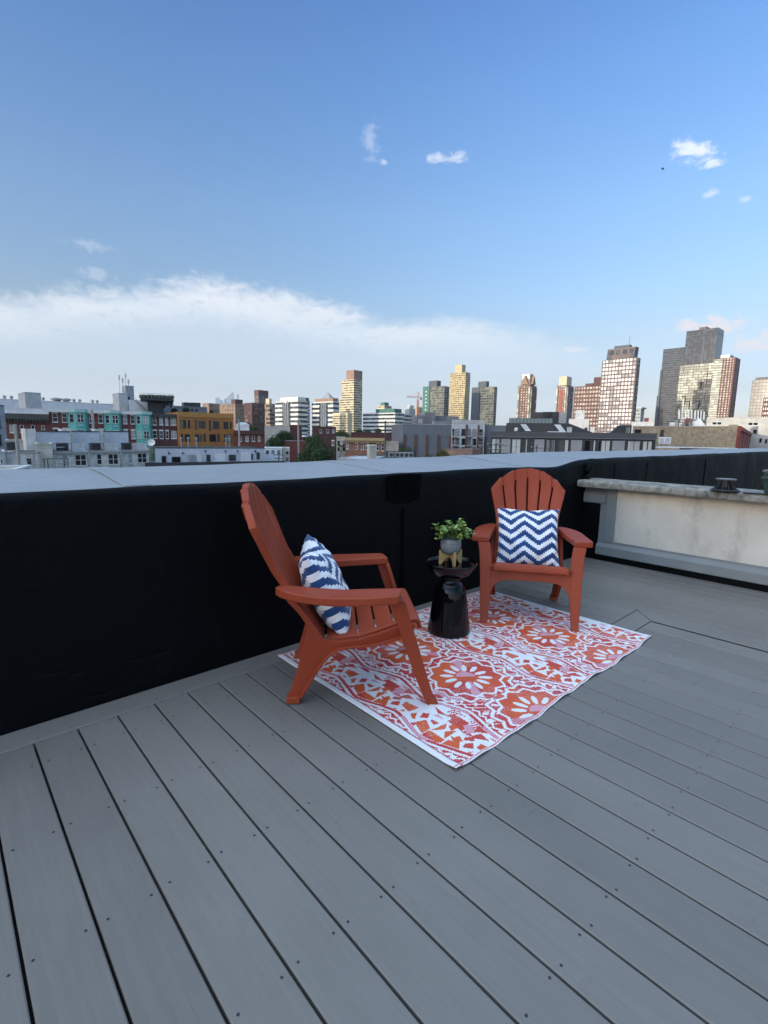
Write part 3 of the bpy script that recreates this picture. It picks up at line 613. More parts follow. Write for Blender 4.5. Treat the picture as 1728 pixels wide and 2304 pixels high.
# ================================================================== the town
class Bld:
    """a building standing on the ground: origin at its near corner, x along its right-hand front, y into its depth (left-hand front)"""
    def __init__(s, name, label, cat, px, py, r, deg, group=None):
        c = at_r(px, py, r); s.c = Vector((c.x, c.y, 0)); s.a = R(deg); s.H0 = c.z
        s.dx = Vector((math.cos(s.a), math.sin(s.a), 0)); s.dy = Vector((-math.sin(s.a), math.cos(s.a), 0))
        s.t = thing(name, label, cat, (c.x, c.y, GZ), s.a, group)
        s.n = 0
    def _hit(s, px, py, nrm, off=0):
        d = ray(px, py); o = s.c + nrm*off; t = (o-CAMP).dot(nrm)/d.dot(nrm); return CAMP+d*t-s.c
    def rx(s, px, py, off=0):            # pixel on the right-hand front -> (x, z)
        p = s._hit(px, py, s.dy, off); return p.dot(s.dx), p.z-GZ
    def lx(s, px, py, off=0):            # pixel on the left-hand front -> (y, z)
        p = s._hit(px, py, s.dx, off); return p.dot(s.dy), p.z-GZ
    def b(s, name, mats, x0, x1, y0, y1, z0, z1, parent=None, bevel=0):
        m_ = MB(); m_.box(min(x0, x1), max(x0, x1), min(y0, y1), max(y0, y1), min(z0, z1), max(z0, z1)); return m_.build(name, mats, parent or s.t, bevel=bevel)
    def rq(s, p, q):                     # two pixel corners on the right front -> x0, x1, z0, z1
        a = s.rx(*p); b_ = s.rx(*q); return min(a[0], b_[0]), max(a[0], b_[0]), min(a[1], b_[1]), max(a[1], b_[1])
def copies(o, poss):
    for p in poss:
        c = o.copy(); COL.objects.link(c); c.location = p
WHT = mat('white trim paint', (.62, .62, .60), .6, .15, 2.)
DKF = mat('dark frame paint', (.03, .032, .036), .5, .2, 2.)
GL = glass('window glass', (.012, .015, .02), (.30, .32, .33), (40, 40, 40), .33)
GLD = glass('dark glass', (.008, .010, .013), (.05, .055, .06), (40, 40, 40), .3)
BRK = mat('red brick', (.135, .040, .032), .85, .35, 1.2, bump=.2, bscale=6, stain=(.5, .5, (.07, .03, .026)))
BRKD = mat('dark brown brick', (.085, .030, .028), .85, .35, 1.2, stain=(.5, .5, (.045, .022, .022)))
BRKT = mat('tan brick', (.34, .27, .185), .9, .4, 1.6, bump=.3, bscale=5, stain=(.35, .7, (.17, .14, .105)))
CREAM = mat('cream paint', (.46, .44, .38), .8, .25, 1., stain=(.4, .6, (.27, .25, .22)))
STW = mat('old white stucco', (.60, .59, .56), .85, .3, 1.1, stain=(.55, .75, (.24, .235, .22)))
WHW = mat('white painted wall', (.62, .64, .67), .75, .15, .7, stain=(.3, .5, (.42, .44, .47)))
GRYW = mat('grey render', (.145, .155, .175), .8, .15, .6, stain=(.3, .5, (.10, .11, .13)))
GRYL = mat('light grey render', (.42, .43, .44), .8, .2, .8, stain=(.4, .5, (.25, .26, .28)))
TEAL = mat('teal painted bay', (.085, .36, .33), .6, .15, 1., stain=(.6, .4, (.06, .26, .25)))
ORG = mat('ochre panel', (.32, .135, .03), .7, .18, .8, stain=(.4, .5, (.21, .085, .022)))
ROOF = mat('tar roof', (.06, .06, .062), .9, .4, .8); ROOFL = mat('pale roof', (.42, .44, .47), .8, .25, .6)
BLKC = mat('black cladding', (.022, .024, .028), .6, .2, .8); METL = mat('galvanised metal', (.30, .31, .32), .45, .25, 3., metal=.3)
def window(B, x0, x1, z0, z1, frame=WHT, glassm=GL, cols=1, y=0., sill=True, side=False, t=.07, rail=True, lintel=None):
    """sash window as a part: frame with pane and sill under it. side=True puts it on the left-hand front"""
    def place(m_):
        if side: m_.v = [(y_, x_, z_) for x_, y_, z_ in m_.v]
        return m_
    m_ = MB(); w = x1-x0; Y0, Y1 = y-.06, y+.02
    m_.box(x0-t, x0, Y0, Y1, z0-t, z1+t); m_.box(x1, x1+t, Y0, Y1, z0-t, z1+t); m_.box(x0, x1, Y0, Y1, z1, z1+t); m_.box(x0, x1, Y0, Y1, z0-t, z0)
    for k in range(1, cols): xx = x0+w*k/cols; m_.box(xx-t*.6, xx+t*.6, Y0+.005, Y1, z0, z1)
    if rail: zm = z0+(z1-z0)*.5; m_.box(x0, x1, Y0+.01, Y1, zm-.035, zm+.035)
    f = place(m_).build('window', frame, B.t)
    m_ = MB(); m_.box(x0, x1, y-.025, y+.015, z0, z1); place(m_).build('pane', glassm, f)
    if sill: m_ = MB(); m_.box(x0-t-.08, x1+t+.08, y-.16, y+.01, z0-t-.14, z0-t-.003); place(m_).build('sill', frame, f)
    if lintel: m_ = MB(); m_.box(x0-t-.1, x1+t+.1, y-.10, y+.01, z1+t+.003, z1+t+.26); place(m_).build('lintel', lintel, f)
    return f

# ---------------------------------------------------------------- towers and blocks of the skyline
GLT = {}
def tower(name, label, xl, xc, xr, ytop, r, deg, wallm, glassm, nf, style='grid', bays=(6, 6), yref=945, frac=.55, cat='tower', depth=None, width=None, top=None, group='towers of the skyline', y0frac=0, pier=.5, proud=.25, ground=True):
    B = Bld(name, label, cat, xc, yref, r, deg, group)
    H = B.rx(xc, ytop)[1] if True else 0
    W = width or (B.rx(xr, yref)[0] if xr and xr > xc+.3 else 20.)
    D = depth or (B.lx(xl, yref)[0] if xl is not None and xl < xc-.3 else 20.)
    W = min(max(W, 4), 160); D = min(max(D, 4), 160)
    B.W, B.D, B.H = W, D, H
    B.b('wall', wallm, 0, W, 0, D, 0, H)
    B.b('roof', ROOF, .4, W-.4, .4, D-.4, H, H+.25)
    fh = H/nf; p = proud
    if style in ('band', 'grid'):
        m_ = MB(); m_.box(.6, W-.02, -p*.4, .05, 0, fh*frac); m_.box(-p*.4, .05, .6, D-.02, 0, fh*frac)
        if style == 'band': m_ = MB(); m_.box(-p*.4, W-.02, -p*.4, .05, 0, fh*frac); m_.box(-p*.4, .05, .051, D-.02, 0, fh*frac)
        o = m_.build('window_band', glassm, B.t, loc=(0, 0, fh*.28)); copies(o, [(0, 0, fh*(i+.28)) for i in range(1, nf)])
    if style == 'grid':
        bx, by = bays
        if W > 5:
            m_ = MB(); w = W/bx*pier/2; m_.box(-w, w, -p, .03, 0, H-.02); o = m_.build('pier', wallm, B.t, loc=(w, 0, 0)); copies(o, [(min(W*i/bx, W-w), 0, 0) for i in range(1, bx+1)])
        m_ = MB(); w = D/by*pier/2; m_.box(-p, .03, -w, w, 0, H-.02); o = m_.build('pier', wallm, B.t, loc=(0, w, 0)); copies(o, [(0, min(D*i/by, D-w), 0) for i in range(1, by+1)])
    if style == 'glass':
        m_ = MB(); m_.box(-p, W, -p, .05, 0, fh*frac); m_.box(-p, .05, .051, D, 0, fh*frac)
        o = m_.build('window_band', glassm, B.t, loc=(0, 0, fh*.1)); copies(o, [(0, 0, fh*(i+.1)) for i in range(1, nf)])
        bx, by = bays
        m_ = MB(); m_.box(-.12, .12, -p-.1, .03, 0, H-.02); o = m_.build('mullion', wallm, B.t, loc=(0, 0, 0)); copies(o, [(W*i/bx, 0, 0) for i in range(1, bx+1)])
        m_ = MB(); m_.box(-p-.1, .03, -.12, .12, 0, H-.02); o = m_.build('mullion', wallm, B.t, loc=(0, D/by, 0)); copies(o, [(0, D*i/by, 0) for i in range(2, by+1)])
    for (fx0, fx1, fy0, fy1, h, mm) in (top or []):
        B.b('penthouse', mm, W*fx0, W*fx1, D*fy0, D*fy1, H+.25, H+h)
    return B
gW = glass('office band glass', (.03, .045, .06), (.12, .15, .18), (3., 3., 60), .35, .25, .1)
gC = glass('sunset band glass', (.05, .05, .045), (.36, .31, .19), (3., 3., 3.6), .35, .2, .15)
gG = glass('green tower glass', (.05, .06, .055), (.20, .22, .17), (3., 3., 3.2), .35, .25, .12)
gO = glass('office mirror glass', (.20, .20, .22), (.62, .58, .60), (5, 5, 5), .62, .12, .2)  # bright sky reflection put into the pane colour
gB = glass('balcony glass', (.035, .04, .045), (.30, .26, .19), (3., 3., 3.2), .3, .2, .15)
gD = glass('dark blue glass', (.02, .030, .046), (.05, .072, .10), (3.4, 3.4, 3.4), .4, .0, .15, .3)
gP = glass('pale green glass', (.14, .155, .13), (.34, .345, .29), (3.2, 3.2, 3.4), .45, .0, .25)
cWht = mat('office white concrete', (.60, .58, .53), .8, .1, .05); cCrm = mat('cream precast', (.50, .44, .31), .8, .12, .05); cGold = mat('gold precast', (.44, .36, .21), .8, .12, .05)
cGrn = mat('grey green concrete', (.135, .14, .13), .8, .15, .05); cDk = mat('dark grey concrete', (.075, .085, .10), .8, .15, .05); cBr = mat('tower brown brick', (.135, .065, .058), .85, .2, .05)
cBrD = mat('tower dark brick', (.10, .05, .048), .85, .2, .05); cMv = mat('mauve precast', (.135, .11, .105), .8, .12, .05); cTn = mat('tower tan brick', (.25, .17, .125), .85, .2, .05); cTeal = mat('tower teal panel', (.03, .12, .10), .6, .15, .05)
cRed = mat('tower red panel', (.27, .07, .05), .7, .2, .1); cPale = mat('distant pale concrete', (.50, .52, .55), .8, .1, .05)
X2 = lambda x: k2(x, 0)[0]; X3 = lambda x: k3(x, 0)[0]; X4 = lambda x: k4(x, 0)[0]
Y2 = lambda y: k2(0, y)[1]; Y3 = lambda y: k3(0, y)[1]; Y4 = lambda y: k4(0, y)[1]

# far skyline across the river
far = 'hazy towers across the river'
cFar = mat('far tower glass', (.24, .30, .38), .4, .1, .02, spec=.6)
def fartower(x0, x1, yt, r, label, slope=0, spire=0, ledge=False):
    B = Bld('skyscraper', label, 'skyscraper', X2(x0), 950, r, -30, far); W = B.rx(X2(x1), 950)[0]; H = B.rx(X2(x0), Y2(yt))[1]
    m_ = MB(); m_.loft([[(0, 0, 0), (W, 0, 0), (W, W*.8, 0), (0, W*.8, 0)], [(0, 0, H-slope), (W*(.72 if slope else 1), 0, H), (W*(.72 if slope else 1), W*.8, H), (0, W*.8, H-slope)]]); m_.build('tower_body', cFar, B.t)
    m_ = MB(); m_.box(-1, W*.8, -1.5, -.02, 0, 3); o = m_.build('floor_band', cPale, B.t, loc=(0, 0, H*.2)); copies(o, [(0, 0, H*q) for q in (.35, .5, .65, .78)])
    if ledge: m_ = MB(); m_.loft([[(W*.5, 0, H*.66), (W*.75, 0, H*.66), (W*.75, W*.4, H*.66), (W*.5, W*.4, H*.66)], [(W*.5, 0, H*.70), (W*1.12, 0, H*.70), (W*1.12, W*.4, H*.70), (W*.5, W*.4, H*.70)]]); m_.build('sky_deck', cFar, B.t)
    if spire: m_ = MB(); m_.box(W*.45, W*.55, W*.3, W*.4, H-1, H+spire); m_.build('spire', cPale, B.t)
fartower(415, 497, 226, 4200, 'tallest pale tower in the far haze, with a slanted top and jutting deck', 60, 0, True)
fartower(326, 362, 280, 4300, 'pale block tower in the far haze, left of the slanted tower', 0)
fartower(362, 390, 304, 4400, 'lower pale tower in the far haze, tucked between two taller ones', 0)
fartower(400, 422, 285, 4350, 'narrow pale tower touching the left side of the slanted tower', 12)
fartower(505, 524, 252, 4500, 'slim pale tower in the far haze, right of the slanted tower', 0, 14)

# brown blocks left of centre
tower('apartment_block', 'low tan and brown brick block right of the ochre building', X2(215), X2(268), X2(360), Y2(330), 620, 8, cTn, gB, 9, 'grid', (8, 6), 945, .5, 'apartment block', group='brick blocks')
tower('apartment_block', 'brick block with tan lit end and dark front, beside the low tan block', X2(360), X2(490), X2(570), Y2(335), 560, 8, cTn, gB, 11, 'grid', (8, 9), 945, .5, 'apartment block', group='brick blocks', top=[(.1, .9, .05, .3, 5, cBrD)])
tower('apartment_block', 'dark brown brick slab block under the boxy tower', X2(566), X2(632), X2(740), Y2(326), 520, 8, cBrD, gB, 12, 'grid', (10, 6), 945, .5, 'apartment block', group='brick blocks')
tower('apartment_block', 'narrow block with a red lit panel and white corners, left of the white offices', X2(740), X2(782), X2(826), Y2(334), 500, 8, cTn, gB, 11, 'band', (3, 3), 945, .45, 'apartment block', group='brick blocks', top=[(.0, .5, .1, .8, 5, cCrm)])
tower('tower', 'boxy grey brown tower with dark flat cap behind the brown blocks', X2(655), X2(690), X2(771), Y2(262), 900, 8, cMv, gB, 17, 'grid', (7, 5), 945, .5, top=[(-.02, 1.02, -.02, 1.02, 9, cBrD)])
# white office pair
def office(label, xl, xc, xr, yt, r, strip, top):
    B = tower('office_block', label, xl, xc, xr, yt, r, 6, cWht, gW, 10, 'band', (6, 6), 945, .5, 'office block', group='white office blocks', top=top)
    a, b_ = [B.lx(X2(q), 945)[0] for q in strip]
    B.b('glass_strip', gD, -.9, .2, min(a, b_), max(a, b_), 0, B.H-1.5)
    for q in (.25, .5, .75): y = min(a, b_)+abs(a-b_)*q; B.b('mullion', cWht, -1.2, -.88, y-.3, y+.3, 0, B.H-1.6)
    return B
o1 = office('white banded office block with a small round mark above its dark middle strip', X2(828), X2(1022), X2(1102), Y2(306), 680, (892, 956), [(.1, .95, .05, .82, 5.0, cWht)])
a = o1.lx(X2(920), Y2(306)); m_ = MB(); m_.lathe([(1.0, 0), (2.3, 0), (2.3, .3), (1.0, .3)], n=20); q_ = m_.build('roof_logo', cWht, o1.t); q_.rotation_euler = (0, -PI/2, 0); q_.location = (-1.0, a[0], o1.H-.5)
B = Bld('round_tower', 'rounded pale glass tower half hidden between the two white offices', 'tower', X2(1052), 945, 760, 6, 'towers of the skyline'); w = B.rx(X2(1146), 945)[0]/2; H = B.rx(X2(1052), Y2(302))[1]
m_ = MB(); m_.lathe([(w, 0), (w, H), (w*.9, H), (w*.9, H+4), (0, H+4)], (w, w, 0), 28); m_.build('tower_body', gD, B.t, smooth=40)
m_ = MB(); m_.lathe([(w+.4, 0), (w+.4, 2.2), (w-.2, 2.2), (w-.2, 0)], (w, w, 0), 28, close=False); o = m_.build('floor_band', cPale, B.t, loc=(0, 0, 3), smooth=40); copies(o, [(0, 0, 3+4.2*i) for i in range(1, int((H-4)/4.2))])
o2 = office('white banded office block with a stepped pyramid roof, next to the cream tower', X2(1138), X2(1318), X2(1368), Y2(312), 660, (1205, 1272), [(.05, .95, .02, .86, 4.2, cTn)])
m_ = MB(); W_, D_, H_ = o2.W, o2.D, o2.H+4.3; m_.loft([[(W_*.1, D_*.18, H_), (W_*.9, D_*.18, H_), (W_*.9, D_*.58, H_), (W_*.1, D_*.58, H_)], [(W_*.48, D_*.36, H_+8), (W_*.52, D_*.36, H_+8), (W_*.52, D_*.40, H_+8), (W_*.48, D_*.40, H_+8)]]); m_.build('pyramid_roof', METL, o2.t)
# cream stepped tower: three stacked shafts
t1 = tower('tower', 'tall cream stepped tower with brown cap, brightest of the skyline left of centre', X2(1390), X2(1492), X2(1562), Y2(124), 540, 6, cCrm, gC, 30, 'band', (6, 6), 945, .42, top=[(-.0, 1., .0, .62, 9.5, cTn)])
a = t1.lx(X2(1374), 945)[0]; z = t1.lx(X2(1374), Y2(288))[1]
t1.b('lower_shaft', cCrm, -.02, t1.W*.7, t1.D, a, 0, z); m_ = MB(); fh = t1.H/30; m_.box(-.15, .03, t1.D, a-.1, 0, fh*.42); o = m_.build('window_band', gC, t1.t, loc=(0, 0, fh*.28)); copies(o, [(0, 0, fh*(i+.28)) for i in range(1, int(z/fh))])
a2 = t1.lx(X2(1345), 945)[0]; z2 = t1.lx(X2(1345), Y2(414))[1]; t1.b('podium', cCrm, -5.5, t1.W*.6, t1.D*.2, a2, 0, z2); m_ = MB(); m_.box(-5.65, -5.45, t1.D*.2, a2, 0, fh*.42); o = m_.build('window_band', gC, t1.t, loc=(0, 0, fh*.28)); copies(o, [(0, 0, fh*(i+.28)) for i in range(1, int(z2/fh))])
# long white office with teal roof, pale ones behind
B = tower('office_block', 'long white banded office block with a teal setback roof', X3(62), X3(335), X3(410), Y3(484), 680, 6, cWht, gW, 9, 'band', (6, 6), 945, .48, 'office block', group='white office blocks', top=[(.1, .9, .05, .62, 5.5, cTeal)])
B2 = tower('hotel_tower', 'yellowish stepped hotel top rising behind the long white office', X3(180), X3(245), X3(304), Y3(424), 900, 6, cCrm, gC, 16, 'band', (6, 6), 945, .4, top=[(.2, .8, .2, .7, 6, cTeal)])
tower('office_block', 'blue white banded block at the right end of the teal roofed office', X3(405), X3(412), X3(482), Y3(498), 760, 6, cPale, gW, 9, 'band', (6, 6), 945, .5, 'office block', group='white office blocks')
tower('apartment_block', 'pale grey stepped apartment block below the crane', X3(415), X3(455), X3(505), Y3(452), 950, 6, GRYL, gW, 14, 'grid', (6, 5), 945, .5, 'apartment block', group='pale blocks under the crane', top=[(.2, .8, .1, .8, 7, GRYL)])
tower('apartment_block', 'yellowish block behind the crane mast', X3(490), X3(520), X3(568), Y3(436), 1050, 6, cGold, gC, 14, 'grid', (6, 5), 945, .5, 'apartment block', group='pale blocks under the crane')
# tower crane
CRN = mat('crane red steel', (.40, .13, .07), .6, .2, .3)
B = Bld('tower_crane', 'red and white tower crane standing left of the teal edged tower', 'crane', X3(524), 950, 820, -20)
H = B.rx(X3(524), Y3(362))[1]; ztip = B.rx(X3(530), Y3(306))[1]; xl_ = B.rx(X3(432), Y3(348))[0]; xr_ = B.rx(X3(562), Y3(352))[0]; w = 1.1
m_ = MB()
for sx_ in (-w, w):
    for sy in (-w, w): m_.box(sx_-.25, sx_+.25, sy-.25, sy+.25, 0, H)
for i in range(int(H/3.)):
    z = i*3.; m_.tube([(-w, -w, z), (w, -w, z+3)], .16, 4); m_.tube([(-w, -w, z+3), (-w, w, z)], .16, 4); m_.tube([(w, w, z), (-w, w, z+3)], .16, 4); m_.box(-w, w, -w-.1, -w+.1, z-.12, z+.12)
m_.build('mast', CRN, B.t)
def lattice(xa, xb, z, name):
    m_ = MB(); n = max(3, int(abs(xb-xa)/2.4)); s = (xb-xa)/n
    for (yy, zz) in ((-.8, 0), (.8, 0), (0, 1.6)): m_.tube([(xa, yy, z+zz), (xb, yy, z+zz)], .22, 5)
    for i in range(n): x = xa+s*i; m_.tube([(x, -.8, z), (x+s/2, 0, z+1.6)], .13, 4); m_.tube([(x+s/2, 0, z+1.6), (x+s, -.8, z)], .13, 4); m_.tube([(x, .8, z), (x+s/2, 0, z+1.6)], .13, 4)
    return m_.build(name, CRN, B.t)
lattice(1., xl_, H+1, 'jib'); lattice(-1., xr_, H+1, 'counter_jib')
m_ = MB(); m_.tube([(-.9, 0, H), (.6, 0, ztip)], .35, 5); m_.tube([(.9, 0, H), (.6, 0, ztip)], .35, 5); m_.build('apex', CRN, B.t)
m_ = MB(); m_.tube([(.6, 0, ztip), (xl_*.75, 0, H+2.4)], .13, 4); m_.tube([(.6, 0, ztip), (xr_*.9, 0, H+2.4)], .13, 4); m_.build('stay', CRN, B.t)
m_ = MB(); m_.box(xr_*.7, xr_, -1, 1, H-2.2, H+1); m_.build('counterweight', cDk, B.t); m_ = MB(); m_.box(-1.1, 1.1, -2.6, -1.12, H-1.8, H+.8); m_.build('cab', cWht, B.t)
# three central towers
B = tower('tower', 'grey green tower with a teal lettered edge, right beside the crane', X3(570), X3(745), X3(785), Y3(258), 700, 6, cGrn, gG, 24, 'grid', (4, 9), 945, .55, top=[(.1, .9, .38, .78, 8.5, cDk)], pier=.16)
y0_, y1_ = B.lx(X3(624), 945)[0], B.D; B.b('edge_panel', cTeal, -1.3, -.27, y0_, y1_+.2, 0, B.H+1)
for i in range(7): m_ = MB(); m_.obox((0, 0, 0), (.12, .9, .9), 0, R(45 if i % 2 else 10)); m_.build('letter', WHT, B.t, loc=(-1.4, (y0_+y1_)/2, B.H-6-5*i))
B = tower('tower', 'tall pale gold tower lit by the sun, highest of the three in the middle', X3(788), X3(918), X3(957), Y3(137), 780, 6, cGold, gC, 38, 'grid', (3, 9), 945, .5, top=[(.1, .9, .28, .72, 12, cGold)], pier=.22)
B = tower('tower', 'dark grey green tower standing alone right of the gold tower', X3(980), X3(1165), X3(1188), Y3(262), 740, 6, cGrn, gG, 24, 'grid', (3, 9), 945, .55, top=[(.0, .9, .36, .74, 8.5, cDk)], pier=.16)
y0_ = B.lx(X3(1045), 945)[0]; B.b('edge_panel', cDk, -1.2, -.27, y0_, B.D+.2, 0, B.H+.6)
def condo(label, xs_, yt, r, n, capx, lit, fx, px_=3.77):
    B = tower('tower', label, xs_[0], xs_[1], xs_[2], yt, r, 6, cBr, gP, n, 'grid', (5, 5), 945, .5, pier=.42, group='brick condominium towers')
    for a, b_ in ((0, .16), (.84, 1.0)):
        B.b('corner_bay', gP, -1.1, -.3, B.D*a+.3, B.D*b_-.3, 0, B.H*.97); B.b('corner_bay', gP, B.W*a+.3, B.W*b_-.3, -1.1, -.3, 0, B.H*.97)
    H = B.H; m_ = MB(); i = .12; W_, D_ = B.W, B.D; h = lit
    m_.loft([[(W_*i, D_*i, H), (W_*(1-i), D_*i, H), (W_*(1-i), D_*(1-i), H), (W_*i, D_*(1-i), H)], [(W_*.16, D_*.16, H+h*.55), (W_*.84, D_*.16, H+h*.55), (W_*.84, D_*.84, H+h*.55), (W_*.16, D_*.84, H+h*.55)]]); m_.build('crown_base', cTn, B.t)
    return B
B = condo('brick condominium tower with peaked gables and pale corner bays, left of the pair', (X3(1364), X3(1470), X3(1518)), Y3(250), 620, 26, 0, 14, 0)
W_, D_, H_ = B.W, B.D, B.H+7.7
m_ = MB()
m_.loft([[(-.5, D_*.5-D_*.28, H_-6), (-.5, D_*.5+D_*.28, H_-6), (-.5, D_*.5, H_+4)], [(W_*.5, D_*.5-D_*.28, H_-6), (W_*.5, D_*.5+D_*.28, H_-6), (W_*.5, D_*.5, H_+4)]]); m_.loft([[(W_*.22, -.5, H_-6), (W_*.78, -.5, H_-6), (W_*.5, -.5, H_+4)], [(W_*.22, D_*.5, H_-6), (W_*.78, D_*.5, H_-6), (W_*.5, D_*.5, H_+4)]]); m_.build('gable', cTn, B.t)
B.b('roof_lantern', METL, W_*.2, W_*.8, D_*.2, D_*.8, H_-2, H_+6)
B = condo('brick condominium tower with flat tan crown and deep red middle, lit by the sun', (X4(150), X4(222), X4(268)), Y4(520), 780, 25, 0, 9, 0)
B.b('crown', cCrm, B.W*.05, B.W*.8, B.D*.1, B.D*.85, B.H+.3, B.H+13); B.b('red_panel', cRed, -.75, -.35, B.D*.34, B.D*.68, 0, B.H*.93)
B = tower('apartment_block', 'broad brown brick apartment slab beside the big grey office tower', X4(275), X4(462), X4(500), Y4(520), 640, 4, cBr, gP, 17, 'grid', (4, 9), 950, .5, 'apartment block', top=[(.0, .9, .02, .3, 9.5, cBrD), (.0, .8, .32, .6, 3., cBrD)], pier=.36, group='brick blocks')
# big grid office with a chamfered crown
B = tower('office_tower', 'big mauve grey office tower with a grid of bright windows and wedge crown', X4(452), X4(690), X4(712), Y4(312), 600, 2, cMv, gO, 25, 'grid', (4, 10), 960, .62, pier=.28, proud=.4)
H, W_, D_ = B.H, B.W, B.D; m_ = MB(); hc = B.lx(X4(620), Y4(258))[1]-H-.5
m_.loft([[(W_*.04, D_*.08, H+.26), (W_*.96, D_*.08, H+.26), (W_*.96, D_*.88, H+.26), (W_*.04, D_*.88, H+.26)], [(W_*.04, D_*.06, H+hc), (W_*.96, D_*.06, H+hc), (W_*.96, D_*.86, H+hc), (W_*.04, D_*.86, H+hc)]]); m_.build('crown', cMv, B.t)
m_ = MB(); y = W_*.04
m_.loft([[(-.6, D_*.08, H+.3), (-.6, D_*.22, H+.3), (-.6, D_*.06, H+hc-.5)], [(y+.3, D_*.08, H+.3), (y+.3, D_*.22, H+.3), (y+.3, D_*.06, H+hc-.5)]]); m_.build('crown_brace', cDk, B.t); m_ = MB(); m_.loft([[(-.6, D_*.88, H+.3), (-.6, D_*.74, H+.3), (-.6, D_*.86, H+hc-.5)], [(y+.3, D_*.88, H+.3), (y+.3, D_*.74, H+.3), (y+.3, D_*.86, H+hc-.5)]]); m_.build('crown_brace', cDk, B.t)
B.b('roof_plant', cDk, W_*.2, W_*.8, D_*.25, D_*.7, H+hc+.02, H+hc+3); m_ = MB(); m_.tube([(W_*.5, D_*.3, H+hc), (W_*.5, D_*.3, H+hc+13)], .2, 5); m_.build('mast', cDk, B.t)
for q in (.12, .3, .5, .68): B.b('crown_window', gD, W_*.04-.35, W_*.04+.05, D_*q, D_*(q+.12), H+hc*.45, H+hc*.85)
tower('hotel_tower', 'small pale grey tower with an overhanging flat roof between the two tall groups', X4(706), X4(752), X4(776), Y4(690), 900, 2, GRYL, gW, 12, 'grid', (4, 5), 950, .5, top=[(-.15, 1.2, -.2, 1.25, 2.6, GRYL)], pier=.4)
# the cluster at the right
B = tower('glass_tower', 'dark banded glass tower with stepped notches, left of the tallest one', X4(868), X4(1015), X4(1060), Y4(232), 900, 0, cDk, gD, 46, 'band', (6, 8), 955, .55, proud=.6, group='cluster of tall towers at right')
for a, z0_, z1_ in ((.0, .0, .55), (.0, .55, .80)): B.b('side_bay', cDk, -2.4 if z0_ == 0 else -1.5, -.1, B.D*.93, B.D*(1.07 if z0_ == 0 else 1.03), B.H*z0_, B.H*z1_)
B = tower('glass_tower', 'tallest tower with dark glass top over pale offset window blocks', X4(996), X4(1232), X4(1278), Y4(345), 820, 0, cDk, gP, 34, 'glass', (4, 12), 955, .82, proud=.5, group='cluster of tall towers at right')
W_, D_, H = B.W, B.D, B.H; ht = B.lx(X4(1180), Y4(132))[1]-H; y0_ = 0.; y1_ = D_*.90
B.b('upper_shaft', gD, -.6, W_*.9, y0_, y1_, H+.2, H+ht)
m_ = MB(); m_.box(-.9, -.55, y0_, y1_, 0, .5); o = m_.build('floor_line', cDk, B.t, loc=(0, 0, H+3.2)); copies(o, [(0, 0, H+3.2*i) for i in range(2, int(ht/3.2))])
m_ = MB(); m_.box(-1., -.55, -.2, .2, 0, ht-.3); o = m_.build('mullion', cDk, B.t, loc=(0, y0_+.3, H+.2)); copies(o, [(0, y0_+(y1_-y0_)*q/8, H+.2) for q in range(1, 9)])
B.b('roof_plant', cMv, W_*.2, W_*.7, y0_+(y1_-y0_)*.42, y0_+(y1_-y0_)*.66, H+ht+.02, H+ht+4.5); B.b('crown_rail', cDk, -.8, W_*.9, y0_, y1_, H+ht-7.5, H+ht-7)
for i in range(26):            # offset precast bays
    q = random.randrange(7); fl = random.randrange(2, 32); h = H/34*random.choice((3, 4)); z = min(H-h, H/34*fl)
    B.b('precast_frame', cMv, -.95, -.6, D_*(q/7)+.4, D_*(q/7)+1.5, z, z+h); B.b('precast_frame', cMv, -.95, -.6, D_*(q/7)+1.5, D_*((q+1)/7)-.4, z+h-1.0, z+h)
B = tower('tower', 'red brick and glass tower at the right shoulder of the tallest tower', X4(1230), X4(1375), X4(1408), Y4(300), 700, 0, cBr, gP, 40, 'grid', (3, 7), 955, .5, pier=.5, group='cluster of tall towers at right', top=[(.1, .9, .3, .75, 4, METL)])
y0_ = B.lx(X4(1290), 955)[0]; B.b('glass_bay', gP, -1.3, -.27, y0_, B.D, 0, B.H-1)
m_ = MB(); m_.box(-1.5, -1.25, y0_, B.D, 0, .7); o = m_.build('floor_line', cDk, B.t, loc=(0, 0, 3)); copies(o, [(0, 0, 3+B.H/40*i) for i in range(1, 39)])
tower('glass_tower', 'dark mirror glass tower cut off by the right edge of the view', X4(1512), X4(1660), X4(1700), Y4(462), 700, 0, cGrn, gD, 24, 'glass', (5, 6), 955, .9, top=[(.1, .9, .1, .9, 3, cGrn)], proud=.4, group='cluster of tall towers at right')
B = tower('apartment_block', 'red brick block with stepped bay in front of the mirror tower', X4(1602), X4(1700), None, Y4(600), 560, 0, cBr, gP, 14, 'grid', (4, 6), 960, .5, 'apartment block', pier=.5, group='brick blocks')

